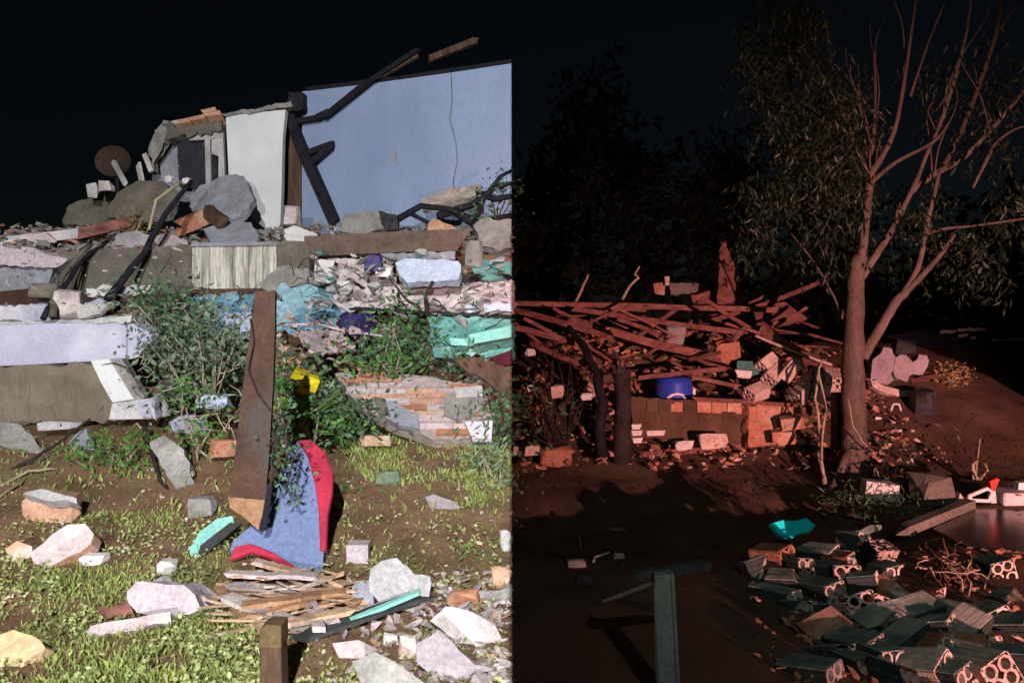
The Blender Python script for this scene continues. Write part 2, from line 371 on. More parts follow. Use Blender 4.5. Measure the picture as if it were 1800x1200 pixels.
# ------------------------------------------------------------------ the ground
def axis(a, b, fine_a, fine_b, fs, cs):
    out = [a]; x = a
    while x < b-1e-6:
        x += fs if fine_a <= x < fine_b else cs
        out.append(min(x, b))
    return out
def ground(name, xs, ys, fn, m):
    mb = MB(); q = [V((x, y, fn(x, y))) for y in ys for x in xs]; s = len(xs)
    mb.add(q, [(j*s+i, j*s+i+1, (j+1)*s+i+1, (j+1)*s+i) for j in range(len(ys)-1) for i in range(s-1)])
    return mb
ysL = axis(-14, 15, 2.8, 13, .07, 1.2)+[18, 25, 40, 80, 160, 400]
xsL = [-400, -150, -70, -40, -25, -18]+axis(-14, 0, -9, -.001, .08, .8)
mb = ground('ground_left', xsL, ysL, lambda x, y: gl(min(x, -.001), y), M_soil)
k = len(xsL)-1                               # the broken earth face where the terrace stops
for j in range(len(ysL)-1):
    a, b = V((0, ysL[j], gl(-.001, ysL[j]))), V((0, ysL[j+1], gl(-.001, ysL[j+1])))
    mb.add([a, b, V((0, b.y, min(-.4, b.z-.01))), V((0, a.y, min(-.4, a.z-.01)))], [(0, 1, 2, 3)])
def ground_mat(name, ca, cb, cg):
    m = mat(name, ca, cb, 2.2, .95, .6, c3=cg, var=0.0); return m
M_lawn = ground_mat('lawn_soil', (.235, .14, .086), (.145, .086, .052), (.18, .145, .066))
tag(obj('ground_left', mb, M_lawn, smooth=True), kind='structure')
ysR = axis(-14, 20, 2.8, 14, .07, 1.2)+[26, 40, 80, 160, 400]
xsR = axis(0, 14, -.01, 9, .08, .8)+[20, 30, 60, 150, 400]
tag(obj('ground_right', ground('', xsR, ysR, gr, M_red), M_red, smooth=True), kind='structure')

# ------------------------------------------------------------------ the ruined house on the terrace
house = thing('ruined_house', 'ruined house with a long cracked pale blue wall on the terrace', 'house', P(560, 400, 13.8))
def hs(name, poly, D, th, m, **k): return slab(name, None, None, poly, D, th, m, parent=house, **k)
crack = [(792, 124), (793, 150), (794, 180), (790, 210), (796, 232), (801, 255), (803, 285), (796, 318), (797, 345), (794, 420)]
yw = -21.4                                    # the wall comes nearer towards its broken end
Ow, nw = frame(530, 280, 14.0, 0, yw)
if abs(onplane(900, 280, Ow, nw).y-12.44) > .6: Ow, nw = frame(530, 280, 14.0, 0, -yw)
for side in (0, 1):
    poly = [(531, 161)]+crack+[(531, 430)] if side == 0 else [(c[0]+3.0, c[1]) for c in crack][::-1]+[(897, 110), (897, 420)][0:2]
    if side == 1: poly = [(c[0]+1.8, c[1]) for c in crack]+[(899.5, 420), (899.5, 110)]
    mb = MB(); mb.prism([onplane(x, y, Ow, nw) for x, y in poly], V((0, .18, 0)))
    obj('wall_panel', mb, M_wall, house)
mb = MB(); mb.prism([onplane(x, y, Ow, nw)+V((0, .03, 0)) for x, y in [(c[0]-4, c[1]+2) for c in crack]+[(c[0]+6, c[1]+1) for c in crack[::-1]]], V((0, .1, 0))); obj('inner_leaf', mb, M_dconc, house)
mb = MB(); mb.prism([onplane(x, y, Ow-nw*-.012, nw) for x, y in [(686, 268), (697, 268), (697, 285), (686, 285)]], -nw*.01)
obj('switch_box', mb, M_gconc, house)
mb = MB(); mb.prism([onplane(x, y, Ow+nw*.02, nw) for x, y in [(538, 160), (640, 148), (800, 126), (899, 111), (899, 104), (700, 134), (538, 153)]], V((0, .22, 0)))
obj('wall_plate', mb, M_char, house)
hs('wall_pier', [(397, 204), (450, 198), (502, 193), (497, 240), (495, 330), (492, 414), (468, 404), (440, 380), (449, 352), (441, 328), (402, 308)], 13.5, .16, M_pier, jag=0)
hs('pier_cap', [(388, 199), (450, 192), (512, 178), (513, 187), (450, 197), (396, 204)], 13.45, .24, M_conc)
hs('door_board', [(489, 226), (512, 224), (540, 232), (538, 408), (496, 408)], 14.3, .06, M_wood)
hs('door_jamb', [(535, 260), (545, 262), (546, 405), (536, 405)], 14.2, .08, M_white)
hs('roof_stump', [(505, 163), (531, 160), (532, 190), (515, 196), (504, 183)], 13.6, .3, M_char)
hs('side_wall', [(262, 258), (275, 226), (288, 212), (392, 212), (402, 330), (402, 360), (270, 350), (268, 300)], 14.6, .18, M_gconc, yaw=6)
win = hs('window', [(312, 243), (366, 240), (368, 330), (316, 330)], 14.35, .05, M_glass)
for pl in ([(326, 238), (392, 229), (393, 243), (334, 247)], [(372, 243), (392, 243), (396, 335), (384, 335), (384, 275), (372, 270)], [(360, 245), (369, 245), (371, 332), (362, 332)]):
    cx = sum(p[0] for p in pl)/len(pl); cy = sum(p[1] for p in pl)/len(pl); O, n = frame(cx, cy, 14.2); mb = MB()
    mb.prism([onplane(x, y, O, n) for x, y in pl], -n*.10); obj('window_frame', mb, M_white, win)
hs('dark_slot', [(369, 272), (380, 272), (384, 332), (372, 332)], 14.27, .06, M_blackp)
hs('broken_lintel', [(286, 216), (345, 209), (388, 206), (390, 228), (340, 238), (288, 245)], 14.1, .34, M_dconc, jag=.03)
hs('edge_stone', [(262, 262), (276, 224), (292, 222), (290, 246), (274, 262), (268, 300)], 14.05, .2, M_conc, jag=.03)
for x0, x1, yy in ((300, 332, 207), (330, 358, 201), (356, 386, 194), (352, 378, 188)):
    hs('roof_tile', [(x0, yy+6), (x1, yy), (x1+3, yy+7), (x0+6, yy+11)], 13.95, .35, M_pbrick, tilt=20, jag=0)

# charred roof timbers in front of the wall
ct = thing('charred_truss', 'broken charred roof truss leaning against the pale blue wall', 'timber', P(592, 392, 12.6))
for nm, pts, r in (('rafter', [(511, 192), (522, 230), (540, 275), (592, 392)], (.085, .10)), ('strut', [(528, 217), (562, 211), (582, 202)], (.05, .07)),
                   ('long_strut', [(578, 207), (650, 150), (736, 94)], (.055, .028)), ('prong', [(536, 276), (588, 257)], (.055, .04)), ('prong', [(548, 294), (586, 260)], (.06, .04))):
    q = [onplane(max(x, 520), y, Ow, nw)*1.0+V((0, -.16, 0))+V(((x-max(x, 520))/FPX*13.8, 0, 0)) for x, y in pts]; a = MB()
    for i in range(len(q)-1):
        d = (q[i+1]-q[i]); rot = d.to_track_quat('X', 'Z').to_matrix(); wd = lerp(r[0], r[1], i/max(1, len(q)-1))
        a.box((q[i]+q[i+1])/2, (d.length*1.06, wd*1.4, wd*2), rot, jit=.08)
    obj(nm, a, M_char, ct)
plank('rafter', 'dim brown rafter end sticking up above the pale blue wall', 'timber', P(755, 104, 14.0), P(836, 72, 13.6), .12, .08, M_wood)
plank('rafter', 'short dim rafter behind the charred truss tip', 'timber', P(660, 140, 14.4), P(738, 95, 14.2), .10, .08, M_wood)

# dish and bar at the far edge of the heap
dish = thing('dish', 'dim brown round dish standing on edge at the far heap', 'dish', P(198, 312, 15.5))
c = P(198, 283, 15.5); mb = MB(); rings = []
for i in range(6):
    r = i/5*.38; rings.append([c+V((math.cos(a)*r, .12-.12*(i/5)**2, math.sin(a)*r*.86)) for a in [k*math.pi/10 for k in range(20)]])
q = [x for r in rings for x in r]; fs = [(i*20+k_, i*20+(k_+1) % 20, (i+1)*20+(k_+1) % 20, (i+1)*20+k_) for i in range(5) for k_ in range(20)]
mb.add(q, fs); mb.add([x+V((0, .02, 0)) for x in q], [f[::-1] for f in fs]); obj('reflector', mb, mat('rusty_dish', (.06, .042, .035), (.035, .025, .02), 6, .8, .2), dish, smooth=True)
mb = MB(); mb.tube([c+V((0, .12, -.1)), c+V((.02, .2, -.75))], .03, 6); obj('mast', mb, M_dwood, dish)
plank('board', 'short white board poking up beside the dim round dish', 'board', P(200, 285, 15.0), P(220, 322, 14.8), .10, .05, M_white)
plank('board', 'white upright batten at the left foot of the ruined house', 'board', P(243, 288, 14.2), P(250, 322, 14.1), .12, .05, M_white)
plank('board', 'thin white batten leaning on the house side wall', 'board', P(254, 270, 14.0), P(266, 300, 14.0), .09, .05, M_white)

# ------------------------------------------------------------------ rubble on the terrace
TC = 'concrete slab'
slab('concrete_slab', 'large blue grey slab with broken corner below the house window', TC, [(330, 352), (352, 326), (400, 306), (428, 308), (446, 350), (428, 378), (400, 388), (352, 378), (338, 372)], 12.2, .12, M_gconc, tilt=30, yaw=-8)
slab('concrete_slab', 'pale blue grey slab lying flat under the white pier', TC, [(358, 402), (392, 390), (440, 391), (455, 412), (450, 428), (372, 430)], 11.2, .10, M_gconc, tilt=48)
slab('concrete_slab', 'brownish grey slab at the crest of the left heap', TC, [(186, 372), (205, 340), (240, 318), (285, 318), (312, 335), (300, 376), (240, 384)], 12.6, .14, M_dconc, tilt=35, side=M_conc)
slab('concrete_slab', 'dark grey rounded slab at the far left heap end', TC, [(112, 392), (118, 366), (140, 350), (185, 345), (200, 372), (175, 396)], 12.8, .2, M_dconc, tilt=25)
slab('concrete_slab', 'grey slab resting at the foot of the pale blue wall', TC, [(598, 405), (608, 378), (640, 370), (668, 372), (676, 400), (640, 412)], 11.3, .16, M_conc, tilt=25, yaw=10)
slab('concrete_slab', 'black tilted slab beside the grey slab below the wall', TC, [(664, 370), (696, 376), (700, 404), (678, 406)], 11.1, .1, M_blackp, tilt=10)
slab('tile_board', 'peach coloured triangular board on the brown beam end', 'board', [(752, 392), (762, 384), (812, 404), (815, 408), (748, 410)], 10.1, .06, M_pbrick, tilt=35)
slab('concrete_slab', 'grey broken slab at the heap edge beyond the brown beam', TC, [(832, 398), (850, 384), (899, 388), (899, 436), (876, 442), (846, 430)], 10.2, .2, M_conc, tilt=20)
slab('concrete_slab', 'pinkish long slab lying against the foot of the pale blue wall', TC, [(738, 350), (800, 330), (846, 322), (850, 340), (770, 360), (742, 362)], 11.8, .15, M_mortar, tilt=35)
for b, lab, m in (((150, 320, 172, 348), 'small white lump on the crest left of the dish bar', M_white), ((172, 318, 196, 336), 'pinkish white lump beside the crest lump', M_pink), ((288, 308, 304, 322), 'bright white lump under the house side wall', M_wpaint),
                  ((497, 360, 526, 400), 'pale pink broken block standing beside the white pier', M_pink), ((318, 312, 334, 324), 'tiny white lump below the dark window', M_wpaint)):
    chunk('rubble_block', lab, 'rubble', b, m, D=12.4 if b[1] < 350 else 11.6)
plank('brick_beam', 'reddish brick beam lying across the heap behind the slanting pole', 'beam', P(315, 400, 11.4), P(375, 375, 11.8), .24, .2, M_terra)
plank('timber', 'dark red timber lying along the terrace edge', 'timber', P(120, 416, 11.2), P(240, 388, 11.5), .16, .12, M_timber)
plank('timber', 'dark plank end pointing at the blue grey slab', 'timber', P(365, 372, 11.6), P(392, 392, 11.2), .2, .12, M_wood)
plank('board', 'pale board lying under the dark red timber', 'board', P(20, 424, 10.9), P(160, 408, 11.3), .14, .10, M_white)
plank('board', 'pinkish board near the far left terrace edge', 'board', P(0, 436, 10.7), P(90, 418, 11.0), .16, .10, M_pink)
slab('plaster_sheet', 'white plaster sheet lying on the terrace behind the slanting pole', 'plaster', [(205, 412), (240, 404), (265, 414), (262, 432), (215, 444), (192, 438)], 10.7, .05, M_white, tilt=50)
slab('plaster_sheet', 'white plaster sheet left of the streaked panel', 'plaster', [(268, 415), (300, 410), (330, 424), (328, 434), (280, 436)], 10.6, .05, M_pink, tilt=50)
slab('plaster_sheet', 'bright white plaster sheet at the pier foot', 'plaster', [(498, 404), (516, 396), (558, 412), (556, 424), (506, 428)], 10.6, .05, M_wpaint, tilt=40)
bush('dry_weed', 'yellowish dry weed tuft on the heap beside the slanting pole', [(242, 378, 14, 18), (238, 395, 10, 12)], 11.4, 160, .07, .025, mat('dry_leaf', (.30, .23, .08), (.18, .13, .05), 9), M_twig, (240, 410), 3, cat='weed')
# dark branches heaped at the right end of the terrace
db = thing('branch_tangle', 'tangle of dark bare branches in front of the pale blue wall', 'branches', P(820, 405, 10.4))
for pts, r in (([(700, 385), (740, 362), (790, 368), (850, 392)], (.05, .035)), ([(770, 380), (830, 360), (870, 330), (899, 322)], (.06, .03)), ([(830, 400), (850, 350), (880, 310), (899, 300)], (.05, .025)), ([(715, 372), (760, 395), (800, 400)], (.035, .02)), ([(800, 372), (830, 392), (899, 380)], (.07, .05)), ([(840, 340), (870, 350), (899, 345)], (.05, .04))):
    mb = MB(); q = [P(x, y, 10.6+random.uniform(-.2, .2)) for x, y in pts]; mb.tube(q, [lerp(r[0], r[1], i/(len(q)-1)) for i in range(len(q))], 6); obj('branch', mb, M_char, db, smooth=True)
bush('dark_bush', 'dark leafy clump at the middle line end of the pale blue wall', [(880, 330, 22, 26), (850, 372, 24, 18)], 10.6, 220, .09, .045, L_bush, M_dwood, (870, 400), 4)

# ------------------------------------------------------------------ terrace front
slab('retaining_wall', 'dark stained retaining wall below the terrace', 'wall', [(96, 442), (210, 436), (338, 431), (338, 516), (210, 524), (60, 530)], 10.0, .25, M_dconc, jag=.015)
sw = thing('streaked_panel', 'whitewashed panel with dark vertical streaks in the terrace front', 'panel', P(412, 510, 9.9))
for i in range(6):
    x0 = 338+i*24.8; slab('board', None, None, [(x0, 431-.3*i), (x0+24.2, 431-.3*i), (x0+24.2, 507), (x0, 508)], 9.9-.004*(i % 2), .07, M_streak, parent=sw, jag=0)
slab('top_rail', None, None, [(336, 427), (488, 425), (488, 431), (336, 433)], 9.85, .14, M_gconc, parent=sw, jag=0)
slab('bottom_rail', None, None, [(334, 508), (488, 506), (488, 513), (334, 517)], 9.86, .12, M_wood, parent=sw, jag=0)
chunk('concrete_post', 'grey square concrete block between streaked panel and brown beam', 'concrete block', (487, 424, 549, 500), M_dconc, D=9.7, depth=.7, sharp=.95)
slab('concrete_wedge', 'grey sloping concrete wedge above the leaning brown board', 'concrete block', [(455, 500), (488, 468), (545, 470), (550, 498), (470, 512)], 9.5, .25, M_conc, tilt=25)
plank('wooden_beam', 'long brown wooden beam bridging the rubble at terrace level', 'beam', P(540, 435, 9.75), P(816, 423, 9.45), .27, .2, M_beam, bow=.01, seg=8)
slab('white_ledge', 'white slab edge jutting in from the left of the terrace', 'slab', [(-40, 430), (60, 437), (118, 455), (98, 471), (-40, 462)], 9.6, .4, M_foam)
slab('concrete_slab', 'grey slab under the white ledge at the left', TC, [(-40, 464), (90, 471), (86, 498), (40, 514), (-40, 520)], 9.7, .3, M_gconc)
slab('timber', 'dark red sill along the terrace foot at the left', 'timber', [(-40, 516), (60, 506), (180, 520), (336, 514), (336, 526), (150, 534), (-40, 538)], 9.6, .2, M_rust, jag=0)
slab('plaster_ledge', 'flaking white ledge at the retaining wall foot', 'ledge', [(150, 507), (264, 501), (266, 517), (152, 521)], 9.55, .14, M_white, jag=.02)
slab('white_wall', 'low white wall stub behind the fallen column', 'wall', [(-40, 539), (76, 536), (186, 530), (170, 556), (60, 572), (-40, 578)], 9.2, .2, M_col, jag=.02)
chunk('pink_fragment', 'pinkish broken block between the two dark poles', 'rubble', (92, 506, 140, 562), M_pink, D=9.0, depth=.5)
chunk('pink_fragment', 'dull brown lump below the retaining wall', 'rubble', (50, 497, 102, 530), M_dconc, D=9.15, depth=.5)
slab('pink_fragment', 'white torn plaster sheet below the flaking ledge', 'rubble', [(128, 538), (196, 530), (176, 552), (140, 560)], 8.95, .05, M_white, tilt=30)

# poles leaning on the terrace front
rod('pole', 'long charred pole slanting down across the terrace front', 'pole', [P(337, 318, 10.8), P(290, 378, 10.3), P(253, 444, 9.8), P(188, 526, 9.2)], (.032, .05), M_char, wob=.012)
rod('pole', 'dark crooked branch leaning left of the charred pole', 'pole', [P(190, 424, 10.2), P(150, 452, 9.8), P(110, 510, 9.2), P(76, 560, 8.8)], (.02, .036), M_char, wob=.015)
rod('pole', 'grey branch leaning beside the dark crooked branch', 'pole', [P(160, 430, 9.9), P(118, 470, 9.5), P(96, 520, 9.1), P(92, 556, 8.8)], (.03, .045), M_dconc, wob=.015)
rod('stick', 'thin pale stick lying against the heap crest', 'stick', [P(318, 320, 11.4), P(275, 352, 11.0), P(262, 404, 10.8)], (.03, .02), M_twig, wob=.01)

# rubble bank: tarps, plaster, sheets
cloth('blue_tarp', 'crumpled blue tarpaulin right of the leaning brown board', 'tarpaulin', [(488, 500, 9.3), (606, 497, 9.5), (610, 572, 8.8), (484, 584, 8.7)], M_tarp, .07, fold=6, seed=3)
cloth('blue_tarp', 'crumpled blue tarpaulin left of the leaning brown board', 'tarpaulin', [(326, 520, 9.2), (446, 512, 9.4), (440, 590, 8.7), (340, 580, 8.7)], M_tarp, .07, fold=5, seed=8)
cloth('white_sheet', 'pale plastic sheet under the left blue tarpaulin', 'plastic sheet', [(390, 548, 8.8), (446, 548, 8.8), (444, 596, 8.5), (400, 590, 8.5)], M_lblue, .04, 12, 10, fold=4, seed=2)
cloth('plaster_cloth', 'pinkish white crumpled sheet below the brown beam', 'sheet', [(552, 452, 9.7), (690, 448, 9.6), (700, 545, 9.0), (600, 545, 9.0)], M_pink, .09, fold=4, seed=12)
slab('plastic_box', 'pale blue plastic box lying below the brown beam', 'box', [(694, 462), (712, 454), (806, 458), (812, 466), (806, 492), (716, 496), (700, 484)], 8.55, .12, M_lblue, tilt=30, jag=.004)
slab('plaster_sheet', 'grey blue sheet behind the pale blue box', 'plaster', [(668, 446), (800, 442), (800, 456), (700, 462)], 9.3, .05, M_gconc, tilt=30)
cloth('plaster_sheet', 'large pink sheet draped over the bank right of the pale blue box', 'sheet', [(700, 497, 9.0), (905, 490, 9.0), (905, 548, 8.6), (710, 548, 8.6)], M_pink, .05, fold=4, seed=15)
slab('teal_sheet', 'teal sheet lying on the bank top beside the grey slab', 'sheet', [(828, 470), (846, 456), (899, 460), (899, 486), (862, 492), (836, 486)], 9.0, .03, M_teal, tilt=40)
slab('plastic_scrap', 'black plastic scrap under the teal sheet', 'scrap', [(812, 488), (842, 482), (850, 490), (816, 500)], 8.9, .1, M_blackp)
slab('plaster_sheet', 'lavender white strip at the end of the pink sheet', 'plaster', [(818, 536), (899, 532), (899, 548), (816, 550)], 8.5, .06, M_lblue, tilt=20)
for i, (b, lab, m) in enumerate((((550, 455, 590, 500), 'cream lump left of the pink crumpled sheet', M_white), ((590, 490, 618, 520), 'small white plate in the pink crumpled sheet', M_wpaint), ((636, 505, 670, 530), 'brown pink lump in the pink crumpled sheet', M_pink), ((660, 470, 690, 488), 'bright white scrap left of the pale blue box', M_wpaint), ((816, 420, 850, 470), 'pale grey lump at the brown beam end', M_conc), ((850, 500, 880, 530), 'rose stained lump on the pink sheet', M_terra), ((640, 448, 672, 478), 'dark bundle under the brown beam', M_purp))):
    chunk('rubble_block', lab, 'rubble', b, m, D=8.95+.05*(i % 3), depth=.6)
rod('pipe', 'black pipe running along the bank above the teal sheeting', 'pipe', [P(600, 541, 8.5), P(720, 547, 8.4), P(760, 551, 8.35), P(899, 557, 8.3)], .022, M_blackp)
rod('twig', 'dark upright twig standing in the bank beside the pale blue box', 'twig', [P(752, 556, 8.3), P(748, 520, 8.3), P(761, 494, 8.3)], (.03, .016), M_dwood)
rod('twig', 'forked dark twig left of the upright twig', 'twig', [P(740, 545, 8.35), P(706, 520, 8.4), P(684, 484, 8.5)], (.018, .008), M_dwood, wob=.02)
rod('twig', 'thin curled twig right of the upright twig', 'twig', [P(786, 550, 8.35), P(772, 530, 8.35), P(760, 524, 8.4)], (.012, .006), M_dwood, wob=.01)
cloth('teal_sheet', 'large teal sheeting hanging down the bank at the right', 'sheet', [(752, 553, 8.3), (905, 558, 8.25), (905, 630, 7.8), (760, 616, 7.9)], M_teal, .05, fold=5, seed=21)
slab('turquoise_strip', 'bright turquoise board across the teal sheeting', 'board', [(824, 588), (899, 572), (899, 592), (832, 604)], 7.65, .04, M_turq, tilt=20, jag=0)
chunk('pale_scrap', 'pale green lump left of the turquoise board', 'scrap', (790, 592, 824, 608), M_turq, D=7.7, depth=.6)
chunk('pale_scrap', 'grey green lump below the teal sheeting', 'scrap', (756, 606, 800, 632), M_teal, D=7.7, depth=.6)
bk = thing('purple_bucket', 'dark purple plastic tub lying on its side', 'tub', P(626, 592, 8.4))
c = P(622, 572, 8.4); ax = V((.75, -.5, -.12)).normalized(); mb = MB(); mb.tube([c-ax*.16, c-ax*.15, c+ax*.02, c+ax*.18], [.10, .13, .14, .16], 16); obj('body', mb, M_purp, bk, smooth=True)
mb = MB(); mb.tube([c+ax*.165, c+ax*.19], [.172, .172], 16); obj('rim', mb, M_purp, bk)
cloth('pink_cloth', 'pink white folded cloth below the purple tub', 'cloth', [(508, 580, 8.2), (590, 576, 8.3), (625, 606, 8.0), (560, 622, 7.9)], M_pink, .05, fold=3.5, seed=31)
rod('pipe', 'pale bent pipe above the pink folded cloth', 'pipe', [P(500, 572, 8.3), P(555, 568, 8.3), P(600, 580, 8.2), P(690, 592, 8.0)], .014, M_pink, wob=.005)
slab('brown_plank', 'dark brown board end under the teal sheeting', 'board', [(800, 632), (840, 628), (899, 646), (899, 700), (880, 690), (846, 662), (812, 645)], 7.6, .1, M_wood, tilt=20, side=M_white)
slab('maroon_scrap', 'dark maroon cloth scrap under the teal sheeting', 'cloth', [(862, 628), (899, 614), (899, 640), (876, 642)], 7.62, .05, mat('maroon', (.09, .015, .03)), tilt=10)

# ------------------------------------------------------------------ fallen white columns and garden wall
cl = thing('fallen_column', 'big white concrete column lying level with a pointed end', 'column', P(120, 640, 7.9))
def loft(sections, m, name, parent):
    mb = MB(); n = len(sections[0]); q = [x for s_ in sections for x in s_]; fs = [tuple(range(n)), tuple((len(sections)-1)*n+k_ for k_ in range(n))[::-1]]
    for i in range(len(sections)-1):
        for k_ in range(n): fs.append((i*n+k_, i*n+(k_+1) % n, (i+1)*n+(k_+1) % n, (i+1)*n+k_))
    mb.add(q, fs); return obj(name, mb, m, parent, bevel=.008)
def sec(px, yt, yb, D, dep): return [P(px, yt, D), P(px, yb, D), P(px, yb, D)+V((0, dep, 0)), P(px, yt, D)+V((0, dep, 0.02))]
loft([sec(-60, 573, 646, 7.7, .4), sec(60, 569, 641, 7.75, .4), sec(150, 567, 636, 7.8, .4), sec(222, 565, 631, 7.85, .4)], M_col, 'shaft', cl)
loft([sec(223, 562, 632, 7.84, .42), sec(240, 573, 629, 7.86, .38), sec(266, 585, 600, 7.95, .2)], M_col, 'capital', cl)
slab('top_slab', None, None, [(-60, 567), (120, 562), (232, 556), (230, 566), (60, 571), (-60, 577)], 7.8, .5, M_white, parent=cl, jag=.01)
lp = thing('leaning_column', 'white square post leaning under the fallen column', 'post', P(235, 745, 7.8))
def sec2(a, b, D, dep): return [P(a[0], a[1], D), P(b[0], b[1], D), P(b[0], b[1], D)+V((.05, dep, 0)), P(a[0], a[1], D)+V((.05, dep, 0))]
loft([sec2((158, 634), (190, 630), 7.6, .2), sec2((176, 672), (212, 668), 7.6, .2), sec2((197, 708), (234, 702), 7.6, .2)], M_pier, 'shaft', lp)
slab('side_face', None, None, [(188, 632), (214, 630), (254, 698), (234, 706)], 7.62, .1, M_conc, parent=lp, jag=0)
loft([sec2((196, 709), (258, 700), 7.57, .25), sec2((190, 738), (274, 736), 7.55, .28)], M_white, 'base_block', lp)
slab('base_slab', None, None, [(240, 708), (268, 698), (275, 735), (250, 732)], 7.5, .12, M_col, parent=lp)
slab('garden_wall', 'low mossy brown concrete wall under the fallen column', 'wall', [(-60, 648), (60, 642), (160, 640), (196, 700), (206, 742), (120, 746), (-60, 748)], 7.75, .3, mat('mossy_concrete', (.19, .16, .125), (.12, .10, .072), 2.0, .95, .4, c3=(.14, .125, .08), grit=.12), jag=.02)

# ------------------------------------------------------------------ leaning brown board and the red-edged panel
bb = thing('leaning_board', 'tall brown board leaning upright in the garden', 'board', P(436, 930, 6.1))
tb = [(449, 512), (484, 512), (481, 640), (476, 740), (468, 878), (401, 872), (418, 760), (432, 640)]
O, n_ = frame(440, 930, 4.78, 9, 8); mb = MB(); mb.prism(poly3(tb, O, n_, .004), -n_*.06); obj('face', mb, M_rust, bb)
mb = MB(); mb.prism([onplane(x, y, O+n_*-.02, n_) for x, y in [(401, 872), (468, 878), (462, 900), (454, 930), (428, 908), (404, 892)]], -n_*.05); obj('splintered_end', mb, M_owood, bb)
mb = MB(); mb.prism([onplane(x, y, O+n_*.01, n_) for x, y in [(470, 852), (479, 850), (468, 932), (456, 934)]], -n_*.04); obj('dark_edge', mb, M_char, bb)
mb = MB(); mb.tube([onplane(x, y, O+n_*.03, n_) for x, y in [(440, 560), (446, 600), (436, 650), (452, 690), (474, 720)]], .006, 5); obj('clinging_vine', mb, M_dwood, bb)
pn = thing('red_edged_panel', 'blue grey curved panel with a red edge leaning on the board', 'panel', P(500, 1005, 5.3))
O, n_ = frame(490, 1008, 4.72, 48, -4)
body = [(512, 790), (524, 774), (545, 800), (556, 850), (565, 910), (569, 970), (566, 1004), (535, 1008), (495, 985), (450, 965), (404, 968), (410, 950), (440, 925), (470, 885), (480, 840)]
mb = MB(); mb.prism([onplane(x, y, O, n_) for x, y in body], -n_*.03); obj('sheet', mb, M_panel, pn)
mb = MB(); mb.prism([onplane(x, y, O+n_*.03, n_) for x, y in [(522, 772), (545, 772), (570, 792), (585, 830), (584, 862), (576, 900), (573, 965), (562, 965), (560, 900), (553, 850), (540, 800)]], -n_*.05); obj('edge_strip', mb, M_trim, pn, bevel=.008)
mb = MB(); mb.prism([onplane(x, y, O+n_*.025, n_) for x, y in [(404, 982), (412, 960), (440, 954), (480, 970), (512, 990), (534, 1009), (520, 1006), (480, 984), (440, 968)]], -n_*.04); obj('edge_strip', mb, M_trim, pn, bevel=.006)
mb = MB(); mb.prism([onplane(x, y, O+n_*.02, n_) for x, y in [(494, 800), (503, 800), (503, 812), (494, 814)]], -n_*.02); obj('edge_scrap', mb, M_trim, pn)
tp = thing('plastic_tray', 'teal plastic tray with a black edge beside the panel', 'tray', P(365, 990, 5.3))
O, n_ = frame(345, 990, 4.9, 30, 10)
for nm, pl, m, lift in (('panel', [(334, 965), (350, 935), (380, 912), (408, 906), (412, 920), (370, 948), (350, 980), (338, 990)], M_turq, 0), ('black_edge', [(348, 972), (352, 958), (404, 918), (424, 920), (376, 960), (352, 982)], M_blackp, .03), ('foot', [(332, 960), (346, 956), (350, 988), (338, 992)], M_turq, .02)):
    mb = MB(); mb.prism([onplane(x, y, O+n_*lift, n_) for x, y in pl], -n_*.04); obj(nm, mb, m, tp)

# ------------------------------------------------------------------ masonry slab of bricks
ms = thing('brick_slab', 'fallen slab of pale brickwork with plaster patches on the bank', 'masonry', P(730, 775, 7.4))
O, n_ = frame(725, 715, 7.3, 52, -5)
outl = [(588, 656), (660, 657), (760, 662), (800, 672), (848, 678), (866, 740), (864, 768), (760, 772), (690, 745), (640, 722), (612, 690)]
mb = MB(); mb.prism(poly3(outl, O, n_, .02), -n_*.14); obj('mortar_core', mb, M_mortar, ms)
import itertools
def inside(p, pl):
    r = False
    for i in range(len(pl)):
        a, b = pl[i], pl[i-1]
        if (a[1] > p[1]) != (b[1] > p[1]) and p[0] < (b[0]-a[0])*(p[1]-a[1])/(b[1]-a[1])+a[0]: r = not r
    return r
row = 0; yy = 657
brick_me = {}
while yy < 772:
    hgt = 8.5+row*.30; x = 580-(row % 2)*26
    while x < 870:
        wdt = 50+row*1.2
        cpt = (x+wdt/2, yy+hgt/2)
        if inside((x+6, cpt[1]), outl) and inside((x+wdt-6, cpt[1]), outl) and random.random() > .08:
            a, b, c_, d = [onplane(qx, qy, O, n_) for qx, qy in ((x+1, yy+1), (x+wdt-1, yy+1), (x+wdt-1, yy+hgt-1), (x+1, yy+hgt-1))]
            lift = n_*random.uniform(.004, .035); mb = MB(); mb.prism([a+lift, b+lift, c_+lift, d+lift], -n_*.05)
            obj('brick', mb, random.choice((M_pbrick, M_pbrick, M_pink, M_terra)), ms)
        x += wdt
    yy += hgt; row += 1
for pl, m, lf in (([(664, 700), (690, 704), (735, 728), (738, 752), (700, 746), (676, 732)], M_gconc, .06), ([(778, 700), (800, 686), (846, 680), (858, 702), (840, 722), (806, 738), (780, 728)], M_conc, .06), ([(816, 740), (866, 738), (864, 770), (830, 770)], M_col, .08), ([(798, 680), (846, 677), (850, 694), (802, 698)], M_white, .075), ([(656, 696), (676, 700), (686, 728), (664, 724)], M_dconc, .09)):
    mb = MB(); mb.prism(poly3(pl, O+n_*lf, n_, .02), -n_*.05); obj('plaster_patch', mb, m, ms)

